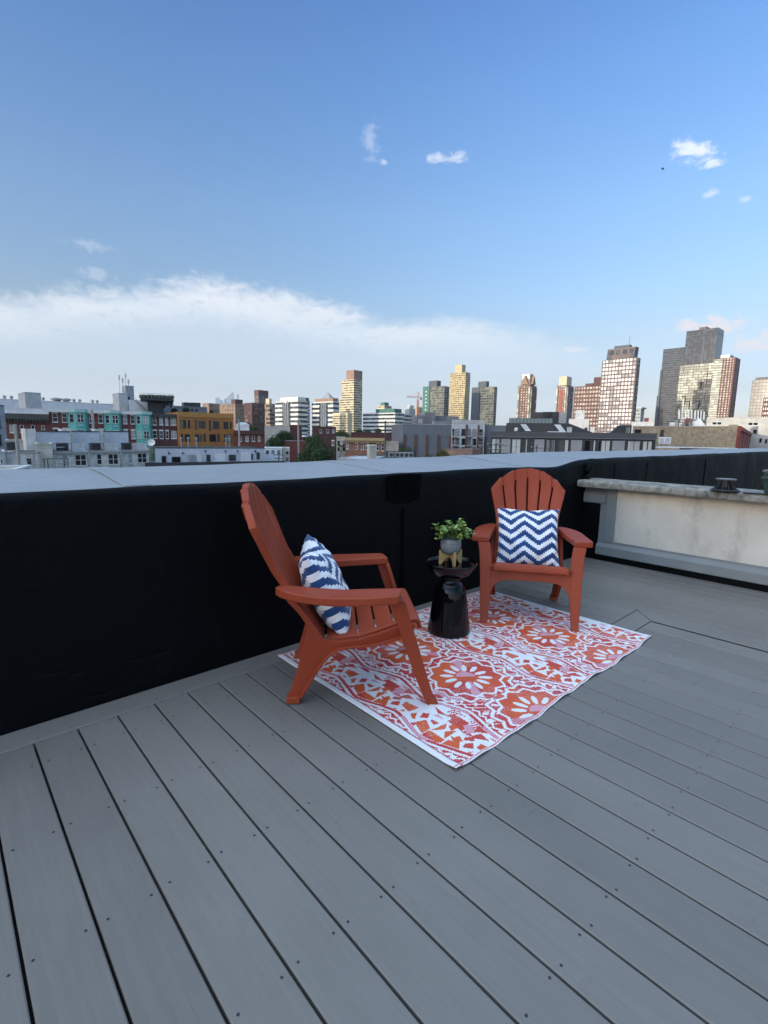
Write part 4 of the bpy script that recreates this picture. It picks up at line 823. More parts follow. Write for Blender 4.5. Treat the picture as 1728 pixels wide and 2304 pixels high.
# ---------------------------------------------------------------- the low town in front
def edge(name, label, cat, pL, r, pR, D=12., group=None, wall=None, roof=ROOF, cop=None, low=0., zpar=.0, part='wall', th=None):
    """building from its front roof edge: left end at range r, right end where the pixel ray meets the same height"""
    A = at_r(pL[0], pL[1], r); z = A.z; d = ray(*pR); dm = ray((pL[0]+pR[0])/2, (pL[1]+pR[1])/2)
    front = -math.degrees(math.atan2(dm.x, dm.y)); off = min(abs(p[1]-(968+(p[0]-20)*.0156)) for p in (pL, pR))
    if th is None:
        th = front
        if off > 22 and pR[0]-pL[0] > 60:          # long and far enough off the horizon: its own slant can be read
            Q = CAMP+d*((z-CH)/d.z); th = math.degrees(math.atan2(Q.y-A.y, Q.x-A.x)); th = max(front-14, min(front+14, th))
    B = Bld(name, label, cat, pL[0], pL[1], r, th, group); B.H = z-GZ; B.W = B.rx(*pR)[0]; B.D = D
    if wall:
        B.b(part, wall, 0, B.W, 0, D, 0, B.H-.12); B.b('roof', roof, .25, B.W-.25, .25, D-.25, B.H-.118, B.H-.06)
        m_ = MB(); c_ = cop or wall
        m_.box(-.05, B.W+.05, -.06, .24, B.H-.119, B.H+.02+zpar); m_.box(-.05, .24, .241, D, B.H-.119, B.H+.018+zpar); m_.box(B.W-.24, B.W+.05, .241, D, B.H-.119, B.H+.018+zpar); m_.box(-.05, B.W+.05, D+.001, D+.2, B.H-.119, B.H+.02+zpar)
        m_.build('roof_edge', c_, B.t)
    return B
def win(B, p, q, off=0., **kw):
    x0, x1, z0, z1 = B.rq(p, q); return window(B, x0+.04, x1-.04, z0+.05, z1-.05, y=off, **kw)
def wins(B, k, rows, **kw):
    for (x0, x1, y0, y1) in rows: win(B, k(x0, y0), k(x1, y1), **kw)

# left end
B = edge('town_house', 'blue grey building cut by the left edge of the view', 'house', k1(-160, 338), 96, k1(34, 347), 10, 'town houses', mat('blue grey siding', (.20, .23, .27), .8, .15, .8), cop=DKF)
wins(B, k1, [(-14, 14, 592, 680), (-40, -22, 592, 680), (-30, 4, 450, 530)], frame=DKF, glassm=GLD)
B = edge('brick_house', 'dark red brick house with deep black cornice and four white windows, far left', 'house', k1(34, 436), 132, k1(415, 440), 12, 'town houses', BRK)
B.b('cornice', mat('dark cornice', (.045, .05, .045), .7, .2, 2.), -.1, B.W+.1, -.75, -.07, B.H-.6, B.H+.55); m_ = MB()
for i in range(15): m_.box(.2+i*B.W/15, .45+i*B.W/15, -.6, -.065, B.H-1.2, B.H-.603)
m_.build('cornice_bracket', MATS['dark cornice'], B.t)
wins(B, k1, [(80, 116, 512, 578), (170, 203, 514, 576), (264, 297, 514, 580), (352, 382, 518, 584)], lintel=BRKD)
B = edge('white_building', 'low white building with a blank sloping top right behind the black corniced brick house', 'building', k1(30, 366), 134, k1(410, 372), 9, 'white buildings at left', WHW, ROOFL)
B = edge('white_building', 'long white building with a row of roof vents stretching behind the teal bays', 'building', k1(-20, 290), 172, k1(1088, 342), 18, 'white buildings at left', WHW, ROOFL)
wins(B, k1, [(1026, 1050, 356, 394)], cols=2, frame=DKF, sill=False)
for i, x in enumerate((40, 100, 372, 480, 515, 570, 637, 686, 796, 836)):
    a, z = B.rx(*k1(x, 300)); big = x in (480, 570); r_v = 1.3 if big else .42
    v = thing('roof_vent', 'broad low metal roof vent on the long white building' if big else 'small metal roof vent on the long white building', 'vent', B.c+B.dx*a+B.dy*3+Vector((0, 0, GZ+B.H-.06)), B.a, 'roof vents')
    m_ = MB(); m_.lathe([(r_v*.6, 0), (r_v*.6, .5), (r_v, .6), (r_v, 1.), (r_v*.3, 1.25), (0, 1.25)], n=10); m_.build('cowl', METL, v, smooth=40)
def cube(label, xl, xc, xr, yt, r, deg, wm, group='rooftop stair houses'):
    B = Bld('stair_house', label, 'roof hut', k1(xc, 0)[0], 900, r, deg, group); H = B.rx(k1(xc, 0)[0], k1(0, yt)[1])[1]; W = B.rx(k1(xr, 0)[0], 900)[0]; D = B.lx(k1(xl, 0)[0], 900)[0]; D = min(max(D, 3), 9)
    B.b('wall', wm, 0, W, 0, D, 0, H); B.b('roof', ROOFL, -.08, W+.08, -.08, D+.08, H, H+.12); B.H, B.W, B.D = H, W, D; return B
cube('big plain cube shaped stair house, white on its left side, rising far left', 110, 215, 350, 238, 150, 2, GRYL)
B = cube('pale stair house below the rooftop antennas', 957, 1010, 1085, 246, 162, 2, GRYL)
B2 = cube('grey metal box standing above the pale stair house by the antennas', 1055, 1070, 1140, 182, 166, 2, mat('grey louvre', (.26, .28, .30), .6, .15, 2.))
wins(B, k1, [(1084, 1102, 274, 300)], frame=DKF, sill=False, rail=False)
AN = thing('antenna_mast', 'cluster of small white antennas on poles at the left top of the stair house', 'antenna', B.c+Vector((1, 2.5, GZ+B.H+.1)), 0)
for i, (x, h) in enumerate(((0, 5.2), (.9, 4.4), (1.7, 5.8), (2.4, 4.2))):
    m_ = MB(); m_.tube([(x, 0, 0), (x, 0, h)], .06, 6); m_.build('pole', METL, AN); m_ = MB(); m_.box(x-.22, x+.22, -.25, -.07, h-1.3, h-.1); m_.box(x-.16, x+.16, .07, .2, h-.9, h+.1); m_.build('antenna_panel', WHT, AN)
B = edge('white_building', 'small white penthouse with stair rail and ducts right of the antennas', 'building', k1(1088, 300), 158, k1(1250, 308), 8, 'white buildings at left', WHW, ROOFL)
st_ = thing('outside_stair', 'dark zigzag outside stair on the small white penthouse', 'stair', B.c+B.dx*1.5-B.dy*1.4+Vector((0, 0, GZ+B.H-7)), B.a)
m_ = MB()
for i in range(14): m_.box(.2+i*.35, .5+i*.35, 0, 1.0, 6.4-i*.42, 6.46-i*.42)
m_.build('step', DKF, st_); m_ = MB(); m_.tube([(.2, 0, 7.4), (5.1, 0, 1.8)], .06, 5); m_.tube([(.2, 0, 6.9), (5.1, 0, 1.3)], .06, 5); m_.build('handrail', DKF, st_)
m_ = MB()
for i in range(5): m_.lathe([(.45, 0), (.45, 1.3), (.25, 1.6), (0, 1.6)], (6.2+i*.85, 0, 5.2+.5*(i % 2)), 10)
m_.build('duct', METL, st_, smooth=40)
B = edge('roof_canopy', 'black roof terrace with a dark planted canopy and thin rail, left of the ochre building', 'canopy', k1(1250, 316), 150, k1(1388, 330), 8, None, BLKC)
a0 = B.rx(*k1(1192, 300))[0]; a1 = B.rx(*k1(1474, 330))[0]; B.b('canopy_slab', BLKC, a0, a1, -2, 7, B.H+.3, B.H+.9)
m_ = MB()
for i in range(10): x = a0+(a1-a0)*i/9; m_.tube([(x, -1.9, B.H+.9), (x, -1.9, B.H+2.1)], .05, 4)
m_.tube([(a0, -1.9, B.H+2.1), (a1, -1.9, B.H+2.1)], .05, 4); m_.tube([(a0, -1.9, B.H+1.5), (a1, -1.9, B.H+1.5)], .03, 4); m_.build('rail', METL, B.t)
m_ = MB()
for i in range(13): x = a0+.8+(a1-a0-1.6)*i/12; m_.obox((x, 0, B.H+1.2+random.random()*.3), (.7, 1.2, .3+random.random()*.3), random.random())
m_.build('planting', mat('dark hedge', (.03, .045, .02), .9, .4, 3.), B.t)
B = edge('flat_building', 'slate grey flat building with roof plant behind the ochre building', 'building', k1(1385, 346), 172, k2(246, 374), 12, None, GRYW)
for (x0, x1, y0) in ((66, 128, 318), (136, 208, 320)): a = B.rx(*k2(x0, y0)); c_ = B.rx(*k2(x1, y0)); B.b('roof_plant', DKF, a[0], c_[0], 2, 5, B.H-.05, a[1])
wins(B, k2, [(10, 30, 376, 392), (110, 132, 378, 396), (150, 170, 380, 398)], frame=DKF, sill=False, rail=False)

# teal bayed terrace
B = edge('bay_terrace', 'long brick terrace with three tall teal painted bays', 'terrace', k1(410, 380), 130, k1(1284, 410), 12, None, BRK, cop=WHT)
B.b('cornice', WHT, -.1, B.W, -.5, -.062, B.H-.55, B.H+.12)
z1a, z1b = B.rx(*k1(500, 412))[1], B.rx(*k1(500, 490))[1]; z2a, z2b = B.rx(*k1(1120, 558))[1], B.rx(*k1(1120, 630))[1]; fl = z1a-z2a
def x_on(x, off=0): return B.rx(k1(x, 0)[0], k1(0, 480)[1], off)[0]
for (x0, x1) in ((446, 492), (527, 572), (757, 802), (834, 874), (1043, 1080), (1107, 1143)):
    for k in (0, 1, 2): window(B, x_on(x0)+.1, x_on(x1)-.1, z1b+.1-fl*k, z1a-.1-fl*k, lintel=WHT)
for (xa, xb, xc, xd) in ((576, 646, 722, 750), (882, 945, 1012, 1030), (1148, 1206, 1268, 1287)):
    A_, B_, C_, D_ = x_on(xa), x_on(xb, -1.0), x_on(xc, -1.0), x_on(xd)
    D_ = max(D_, C_+.4); m_ = MB(); m_.loft([[(A_, 0, z), (B_, -1, z), (C_, -1, z), (D_, 0, z)] for z in (.5, B.H-.5)]); m_.build('bay', TEAL, B.t)
    m_ = MB(); m_.loft([[(A_-.2, -.03, z), (B_-.1, -1.25, z), (C_+.1, -1.25, z), (D_+.2, -.03, z)] for z in (B.H-.49, B.H+.2)]); m_.build('bay_cornice', mat('pale teal trim', (.28, .46, .43), .6, .1, 2.), B.t)
    for k in (0, 1, 2):
        w_ = C_-B_; window(B, B_+.25, C_-.25, z1b+.1-fl*k, z1a-.2-fl*k, y=-1.0, cols=2, sill=False)
        m_ = MB(); m_.box(B_+.3, C_-.3, -1.12, -.98, z1b-.75-fl*k, z1b-.45-fl*k); m_.build('sill_panel', MATS['pale teal trim'], B.t)
        fx = B_-A_; ang = math.atan2(-1, fx); L_ = math.hypot(1, fx)        # window on the splayed side
        wn_ = MB(); wn_.box(L_*.28-.07, L_*.72+.07, -.05, .03, z1b+.03-fl*k, z1a-.13-fl*k); f = wn_.build('window', WHT, B.t); f.location = (A_, 0, 0); f.rotation_euler = (0, 0, ang)
        wn_ = MB(); wn_.box(L_*.28, L_*.72, -.07, -.04, z1b+.1-fl*k, (z1a+z1b)/2-.05-fl*k); wn_.box(L_*.28, L_*.72, -.07, -.04, (z1a+z1b)/2+.02-fl*k, z1a-.2-fl*k); wn_.build('pane', GL, f)
TB = B
B = edge('brick_house', 'dark maroon brick house with paired white windows between teal bays and ochre building', 'house', k1(1288, 420), 130, k1(1510, 426), 12, 'town houses', BRKD, cop=DKF)
wins(B, k1, [(1293, 1327, 445, 512), (1351, 1382, 446, 512), (1401, 1427, 447, 514), (1294, 1331, 562, 626), (1354, 1386, 563, 628), (1407, 1431, 565, 628)], lintel=WHT)
wins(B, k1, [(1447, 1494, 448, 514), (1453, 1498, 564, 628)], cols=2)
B.b('cornice', DKF, -.05, B.W, -.5, -.062, B.H-.7, B.H+.1)
B = edge('ochre_building', 'ochre orange panelled building with irregular square windows', 'building', k1(1512, 402), 128, k2(472, 428), 14, None, ORG)
B.b('fascia', mat('ochre fascia', (.38, .19, .05), .6, .15, 2., stain=(1.5, .5, (.27, .12, .03))), -.05, B.W, -.12, -.062, B.H-1.1, B.H+.03)
for (x0, x1, y0, y1) in ((1532, 1576, 472, 540),): win(B, k1(x0, y0), k1(x1, y1), frame=DKF, rail=False, sill=False)
for (x0, x1, y0, y1) in ((1593, 1612, 472, 542), (1536, 1553, 588, 650)): win(B, k1(x0, y0), k1(x1, y1), frame=DKF, rail=False, sill=False, glassm=GLD)
wins(B, k2, [(24, 70, 472, 540), (192, 234, 478, 542), (297, 352, 480, 548), (388, 428, 486, 548), (58, 104, 592, 656), (147, 182, 592, 656), (268, 324, 592, 656), (415, 454, 594, 656)], frame=DKF, rail=False, sill=False)
wins(B, k2, [(87, 103, 472, 540), (145, 162, 468, 552), (177, 188, 478, 542), (264, 282, 472, 560), (442, 456, 486, 546), (192, 205, 592, 656), (218, 236, 585, 656), (336, 354, 588, 656), (392, 404, 592, 656), (28, 42, 590, 656)], frame=DKF, rail=False, sill=False, glassm=GLD)

# near white terraces with stair bulkheads
HOL = mat('old white wood', (.52, .52, .50), .7, .3, 3.)
BLU = mat('bluish white siding', (.50, .52, .58), .75, .12, 1.5, stain=(.6, .3, (.36, .38, .43)))
units = [(448, 748, [(527, 578, 768, 858)], [(634, 733, 766, 856)], (305, 592), 'flat roofed white stucco house with three windows and a grey door, left of its row'), (752, 1022, [(820, 864, 762, 848)], [(916, 1004, 760, 846)], (606, 838), 'middle flat roofed white stucco house, streaked with dark stains'), (1027, 1268, [(1086, 1124, 758, 838)], [(1166, 1244, 754, 832)], (878, 1086), 'flat roofed white stucco house next to the green tank, right of its row')]
ey = lambda x: 740-(x-448)*16/820
for x0, x1, w1, w2, bk, lab in units:
    B = edge('stucco_house', lab, 'house', k1(x0, ey(x0)), 76-(x0-448)*-.012, k1(x1, ey(x1)), 9, 'white stucco row', STW, cop=mat('grey roof trim', (.30, .31, .32), .6, .2, 3.))
    wins(B, k1, w1, frame=HOL); wins(B, k1, w2, frame=HOL, cols=2)
    m_ = MB(); m_.tube([(B.W-.12, -.12, B.H-.1), (B.W-.12, -.12, 0)], .06, 6); m_.build('downpipe', METL, B.t); B.b('gutter', METL, .05, B.W-.25, -.2, -.065, B.H-.3, B.H-.12)
    a = B.rx(*k1(bk[0], 570), 7.)[0]; c_ = B.rx(*k1(bk[1], 570), 7.)[0]; zt_ = B.rx(*k1(bk[0], 569), 7.)[1]
    B.b('bulkhead', BLU, a, c_, 7.0, 8.95, B.H-.05, zt_); B.b('bulkhead_trim', DKF, a-.05, c_+.05, 6.9, 8.96, zt_, zt_+.12); B.b('bulkhead_post', WHT, a-.02, a+.14, 6.93, 6.99, B.H-.05, zt_-.01)
    B.b('chimney', STW, a-1.3, a-.12, 6.6, 8.9, B.H-.05, zt_+.35)
    pa = B.rx(*k1(x1-148, 700), 1.2)[0]; B.b('roof_screen', mat('peeling white screen', (.52, .53, .52), .8, .35, 2., stain=(1.2, .8, (.16, .16, .15))), max(.1, pa), B.W-.05, 1.1, 1.2, B.H-.05, B.H+1.05)
    m_ = MB(); 
    for q in range(5): xx = .2+(max(.6, pa)-.3)*q/4; m_.tube([(xx, .5, B.H-.05), (xx, .5, B.H+1.)], .03, 5)
    m_.tube([(.1, .5, B.H+1.), (max(.7, pa), .5, B.H+1.)], .03, 5); m_.build('rail', DKF, B.t)
    ax = {448: 495, 752: 778, 1027: 1043}[x0]; a = B.rx(*k1(ax, 700), 2.5)[0]
    u = thing('air_conditioner', {448: 'dark box air conditioner on the left white stucco roof', 752: 'dark box air conditioner on the middle white stucco roof', 1027: 'dark box air conditioner on the right white stucco roof'}[x0], 'air conditioner', B.c+B.dx*a+B.dy*2.6+Vector((0, 0, GZ+B.H-.05)), B.a, 'air conditioners on the white row')
    m_ = MB(); m_.box(0, 1.2, 0, 1.1, .12, 1.1); m_.build('casing', DKF, u, bevel=.05); m_ = MB()
    for q in range(7): m_.box(.06, 1.14, -.03, -.002, .2+q*.12, .25+q*.12)
    m_.build('grille', BLKC, u); m_ = MB(); m_.lathe([(.45, 1.1), (.45, 1.16), (0, 1.16)], (.6, .55, 0), 14); m_.build('fan_guard', METL, u); m_ = MB(); m_.box(.05, .2, 0, 1.1, 0, .119); m_.box(1.0, 1.15, 0, 1.1, 0, .119); m_.build('foot', METL, u)
B = edge('stucco_house', 'plain white block with no windows at the left end of the white row', 'house', k1(296, 672), 74, k1(440, 674), 7, 'white stucco row', CREAM)
B = edge('stucco_house', 'low white house with a single dark window, in front at far left', 'house', k1(55, 746), 71, k1(299, 746), 8, 'white stucco row', STW, cop=METL)
wins(B, k1, [(228, 265, 800, 844)], frame=DKF, glassm=GLD, rail=False, sill=False); m_ = MB(); m_.tube([(B.W-.2, -.12, B.H), (B.W-.2, -.12, 0)], .06, 6); m_.build('downpipe', METL, B.t)
B = edge('stucco_house', 'cream white wall block behind the low single window house', 'house', k1(46, 640), 84, k1(292, 652), 7, 'white stucco row', CREAM)
B = edge('stucco_house', 'grey white house with a white door at the far left edge, low down', 'house', k1(-120, 740), 70, k1(40, 745), 8, 'white stucco row', GRYL); wins(B, k1, [(2, 26, 800, 842)], rail=False, sill=False)
for x in (60, 92):
    u = thing('air_conditioner', 'dark air conditioner beside the tall white pole, %s of two' % ('left' if x == 60 else 'right'), 'air conditioner', at_r(*k1(x, 725), 76), .1, 'air conditioners at far left'); u.location.z = at_r(*k1(x, 728), 76).z
    m_ = MB(); m_.box(0, .9, 0, .8, 0, 1.0); m_.build('casing', DKF, u, bevel=.04); m_ = MB(); m_.box(.08, .82, -.02, -.001, .1, .9); m_.build('grille', BLKC, u)
g = thing('roof_railing', 'thin grey metal roof railing in front of the white stucco houses', 'railing', at_r(*k1(190, 880), 60), 0)
P0 = at_r(*k1(190, 822), 60); P1 = at_r(*k1(640, 812), 64); v_ = P1-P0; v_.z = 0; base = Vector((P0.x, P0.y, 0)); m_ = MB(); g.location = (P0.x, P0.y, P0.z-1.5)
for i in range(13): p = v_*i/12; m_.tube([(p.x, p.y, 0), (p.x, p.y, 1.5)], .025, 5)
m_.build('post', METL, g); m_ = MB()
for z in (1.5, 1.1, .7): m_.tube([(0, 0, z), (v_.x, v_.y, z)], .025, 5)
m_.build('rail', METL, g)
B = edge('low_roof', 'low tan flat roof just beyond the parapet at the left, below the railing', 'roof', k1(-220, 893), 46, k1(118, 900), 5, None, GRYL, mat('tan gravel roof', (.30, .28, .24), .9, .3, 2.), cop=WHW)
tb = thing('patio_set', 'jumbled dark patio table under a frame behind the railing', 'table', at_r(*k1(480, 872), 66), .2)
m_ = MB(); m_.box(-1.1, 1.1, -.6, .6, .92, .98); m_.build('tabletop', DKF, tb); m_ = MB()
for sx_ in (-1, 1):
    for sy in (-.5, .5): m_.box(sx_-.04, sx_+.04, sy-.04, sy+.04, 0, .919)
m_.build('leg', DKF, tb); m_ = MB(); m_.tube([(-1.1, .5, .98), (-1.1, .5, 2.1), (1.2, .5, 2.2)], .04, 5); m_.build('frame', METL, tb)

# white low building with patio screens
B = edge('white_building', 'long low bluish white building with black roof edge and patio screens', 'building', k1(1310, 704), 84, k2(736, 688), 9, 'white buildings at left', BLU, ROOF, cop=DKF)
wins(B, k1, [(1372, 1410, 778, 842), (1458, 1530, 786, 838)], frame=DKF, glassm=GLD, rail=False, sill=False, cols=1)
wins(B, k2, [(-40, 22, 784, 838), (166, 202, 776, 828), (243, 276, 766, 822), (434, 491, 766, 815), (620, 636, 758, 805), (668, 694, 748, 803), (340, 386, 776, 816)], frame=DKF, glassm=GLD, rail=False, sill=False)
for i, (x0, x1, y0, y1) in enumerate(((78, 164, 766, 832), (536, 622, 746, 806), (318, 402, 756, 776))):
    a = B.rx(*k2(x0, y0), -1.2); c_ = B.rx(*k2(x1, y1), -1.2); B.b('patio_screen', WHW, a[0], c_[0], -1.25, -1.15, c_[1]-1.5, a[1])
a = B.rx(*k1(1586, 766), -1.2); B.b('patio_screen', WHW, a[0], a[0]+2.2, -1.25, -1.15, a[1]-3, a[1])
for x in (1430, 1550): a = B.rx(*k1(x, 750)); B.b('wall_lamp', DKF, a[0]-.08, a[0]+.08, -.2, -.002, a[1]-.2, a[1]+.15)
for x in (232, 404, 505, 657): a = B.rx(*k2(x, 735)); B.b('wall_lamp', DKF, a[0]-.08, a[0]+.08, -.2, -.002, a[1]-.2, a[1]+.15)
for x in (30, 90, 160, 410, 440): a = B.rx(*k2(x, 690), 3)[0]; m_ = MB(); m_.lathe([(.1, 0), (.1, 1.3), (.2, 1.35), (.2, 1.6), (0, 1.65)], n=8); m_.build('vent_pipe', METL, B.t, loc=(a, 3, B.H-.06))
B.b('terrace_wall', DKF, -2, B.W+2, -4.2, -4.0, 0, B.rx(*k2(300, 826), -4.2)[1])
d_ = thing('water_tank', 'green roof tank between the white stucco row and the bluish white building', 'tank', at_r(*k1(1288, 745), 80), 0); m_ = MB(); m_.lathe([(.42, -1.2), (.42, .75), (.3, .9), (0, .9)], n=14); m_.build('shell', mat('dark green paint', (.05, .09, .055), .6, .2, 2.), d_, smooth=40)
d_ = thing('satellite_dish', 'round white satellite dish beside the green tank', 'dish', at_r(*k1(1288, 690), 79), R(-30)); m_ = MB(); m_.lathe([(0, .0), (.3, .04), (.5, .12), (.5, .15), (.3, .07), (0, .03)], n=18); o = m_.build('reflector', WHT, d_, smooth=40); o.rotation_euler = (R(75), 0, 0); o.location = (0, 0, .45)
m_ = MB(); m_.tube([(0, .1, -1), (0, .1, .4)], .04, 6); m_.build('pole', METL, d_)

# middle: brick houses, small white house, rowhouses
B = edge('brick_house', 'small dark red brick house with bracketed cornice right of the ochre building', 'house', k2(474, 562), 122, k2(736, 568), 10, 'town houses', BRK, cop=BRKD)
wins(B, k2, [(575, 600, 606, 650), (630, 652, 606, 650), (682, 700, 606, 648), (520, 540, 610, 650)], lintel=BRKD); B.b('cornice', BRKD, -.05, B.W, -.5, -.062, B.H-.8, B.H+.1)
cb = edge('stair_house', 'white roof hut with shallow pitched top above the small red brick house', 'roof hut', k2(494, 508), 128, k2(606, 512), 5, 'rooftop stair houses', WHW, ROOFL); m_ = MB(); m_.loft([[(0, 0, cb.H+.03), (cb.W, 0, cb.H+.03), (cb.W, 5, cb.H+.03), (0, 5, cb.H+.03)], [(cb.W*.3, 2.4, cb.H+.6), (cb.W*.7, 2.4, cb.H+.6), (cb.W*.7, 2.6, cb.H+.6), (cb.W*.3, 2.6, cb.H+.6)]]); m_.build('pitched_roof', ROOFL, cb.t)
B = edge('white_house', 'small white house with three shuttered windows beside the large tree', 'house', k2(734, 708), 96, k2(884, 708), 9, None, WHW, ROOFL, cop=WHT)
wins(B, k2, [(748, 772, 730, 758), (797, 818, 730, 758), (846, 868, 730, 758)], frame=DKF, sill=False)
B = edge('white_house', 'cream side wing of the small white house, touching the large tree', 'house', k2(886, 708), 97, k2(948, 712), 8, None, CREAM, ROOFL); wins(B, k2, [(920, 938, 738, 760), (920, 938, 792, 818)], frame=DKF, sill=False)
B = edge('brick_house', 'low red brick house with pale roof between the two groups of trees', 'house', k2(906, 648), 112, k2(1080, 662), 12, 'town houses', BRK, ROOFL)
B = edge('brick_house', 'narrow maroon house with one pink window right of the large tree', 'house', k2(1236, 620), 124, k2(1344, 625), 10, 'town houses', BRKD, cop=DKF); wins(B, k2, [(1308, 1326, 650, 686)], lintel=WHT)
B = edge('town_house', 'narrow beige house with a dark fire escape, left of the corniced brick row', 'house', k2(1346, 612), 122, k2(1420, 616), 10, 'town houses', CREAM)
wins(B, k2, [(1356, 1372, 648, 678), (1402, 1418, 648, 678), (1356, 1372, 704, 728), (1402, 1418, 704, 728)], frame=DKF)
m_ = MB(); z = B.rx(*k2(1400, 688))[1]; m_.box(.3, B.W-.1, -1.1, -.01, z, z+.08); m_.tube([(.3, -1.05, z+1), (B.W-.1, -1.05, z+1)], .04, 4); m_.tube([(B.W-.3, -.9, z), (.6, -.9, z-3)], .07, 4); m_.build('fire_escape', DKF, B.t)
B = edge('brick_row', 'orange brick row with tan bracketed cornice and white window surrounds', 'terrace', k2(1420, 624), 118, k3(250, 708), 11, None, mat('orange brick', (.27, .125, .075), .85, .3, 1.2, stain=(.5, .4, (.18, .08, .05))), cop=mat('tan cornice', (.42, .30, .15), .7, .2, 2.))
B.b('cornice', MATS['tan cornice'], -.1, B.W+.1, -.6, -.062, B.H-.55, B.H+.12); m_ = MB()
for i in range(26): x = B.W*(i+.3)/26; m_.box(x, x+.18, -.5, -.002, B.H-1.05, B.H-.553)
m_.build('cornice_bracket', MATS['tan cornice'], B.t)
wins(B, k2, [(1431, 1450, 660, 716), (1506, 1526, 664, 720), (1556, 1576, 668, 722), (1597, 1616, 670, 722)], lintel=WHT); wins(B, k3, [(-2, 16, 746, 796), (48, 66, 744, 796), (88, 107, 744, 798), (179, 197, 746, 805), (223, 241, 748, 808)], lintel=WHT)
B.b('side_wall', mat('tan stucco side', (.36, .33, .27), .85, .25, 1.), B.W+.003, B.rx(*k3(366, 725))[0], .3, 8, 0, B.rx(*k3(300, 728))[1])
edge('brick_row', 'long maroon rooftops behind the tan corniced row', 'terrace', k2(1470, 574), 165, k3(396, 690), 14, None, BRKD, cop=DKF)
B = edge('brick_house', 'wide dark red brick house under the pyramid roofed office', 'house', k2(1140, 526), 180, k2(1342, 532), 12, 'town houses', BRKD, cop=BRKD); wins(B, k2, [(1205, 1222, 552, 580), (1262, 1280, 552, 580), (1312, 1328, 552, 580)])
edge('brick_house', 'dark brown gabled looking block behind the middle trees', 'house', k2(952, 512), 190, k2(1052, 516), 12, 'town houses', BRKD)
edge('town_house', 'low tan block just above the treetops, under the left white office', 'house', k2(736, 522), 210, k2(950, 530), 12, 'town houses', CREAM)
ch_ = thing('chimney', 'cream square chimney standing just beyond the parapet', 'chimney', at_r(*k3(136, 880), 60), R(-20)); zt_ = at_r(*k3(136, 757), 60).z-ch_.location.z; w_ = .45
m_ = MB(); m_.box(-w_, w_, -w_, w_, -9, zt_-.15); m_.build('stack', CREAM, ch_, bevel=.03); m_ = MB(); m_.box(-w_-.06, w_+.06, -w_-.06, w_+.06, zt_-.149, zt_); m_.build('cap', STW, ch_, bevel=.02)
edge('low_roof', 'low pale bluish flat roof between the large tree and the cream chimney', 'roof', k2(1366, 796), 66, k2(1640, 806), 9, None, CREAM, ROOFL, cop=ROOFL)
B = edge('low_roof', 'black flat roof with small grey units right of the cream chimney', 'roof', k3(180, 872), 70, k3(500, 872), 14, None, BLKC); B.b('screen', BLKC, B.rx(*k3(262, 812), 6)[0], B.rx(*k3(510, 820), 6)[0], 6, 6.2, B.H-.05, B.rx(*k3(262, 812), 6)[1])
for i, x in enumerate((282, 335, 372, 412, 450)):
    a = B.rx(*k3(x, 850), 3)[0]; u = thing('air_conditioner', 'grey condenser in the row on the black flat roof', 'air conditioner', B.c+B.dx*a+B.dy*3+Vector((0, 0, GZ+B.H-.06)), B.a, 'condensers on the black roof'); m_ = MB(); m_.box(0, .75, 0, .5, .06, .85); m_.build('casing', METL, u, bevel=.03); m_ = MB(); m_.lathe([(.28, 0), (.28, .02), (0, .02)], n=14); o = m_.build('fan', DKF, u, loc=(.37, -.001, .45)); o.rotation_euler = (PI/2, 0, 0)

# grey block, balconied block, right wing
PIL_ = mat('brown pilaster', (.12, .065, .055), .8, .2, 1.)
B = edge('grey_building', 'blank grey building with brown half height pilasters and stepped roof blocks', 'building', k3(405, 577), 122, k3(820, 588), 16, None, GRYW, cop=GRYL)
for (x0, x1, y0) in ((402, 426, 668), (500, 520, 670), (597, 615, 671), (694, 713, 674), (794, 818, 680)): a = B.rx(*k3(x0, y0)); c_ = B.rx(*k3(x1, y0)); B.b('pilaster', PIL_, a[0], c_[0], -.35, -.002, 0, a[1])
for (x0, x1, y0, dy_) in ((524, 590, 506, 3), (592, 680, 480, 2.5), (682, 876, 512, 4)): a = B.rx(*k3(x0, y0), dy_); c_ = B.rx(*k3(x1, y0), dy_); B.b('roof_block', GRYW, a[0], c_[0], dy_, dy_+7, B.H-.05, a[1])
for (x0, x1, y0, y1, o_) in ((558, 588, 538, 570, 3), (692, 704, 545, 566, 4), (708, 720, 545, 566, 4)): win(B, k3(x0, y0), k3(x1, y1), off=o_, frame=WHT, sill=False, rail=False)
m_ = MB(); a0 = B.rx(*k3(662, 580))[0]
for i in range(22): x = a0+(B.W-a0)*i/21; m_.box(x-.25, x+.25, .3, .5, B.H+.02, B.H+.75)
m_.build('roof_baluster', GRYL, B.t)
B = edge('balcony_block', 'white apartment block with dark strips and small railed balconies', 'apartment block', k3(822, 574), 124, k3(1096, 592), 14, None, mat('white brick', (.50, .52, .54), .8, .15, 1.), cop=GRYL)
for (x0, x1) in ((936, 951), (1036, 1050)): a = B.rx(*k3(x0, 600))[0]; c_ = B.rx(*k3(x1, 600))[0]; B.b('dark_strip', PIL_, a, c_, -.3, -.002, 0, B.H-.3)
for (y0, y1) in ((622, 680), (702, 756), (776, 830)): wins(B, k3, [(848, 878, y0, y1), (900, 929, y0+1, y1+1), (953, 976, y0+3, y1+3), (993, 1021, y0+4, y1+4), (1051, 1076, y0+6, y1+6), (822, 836, y0, y1)], frame=DKF, sill=False, cols=1, rail=True)
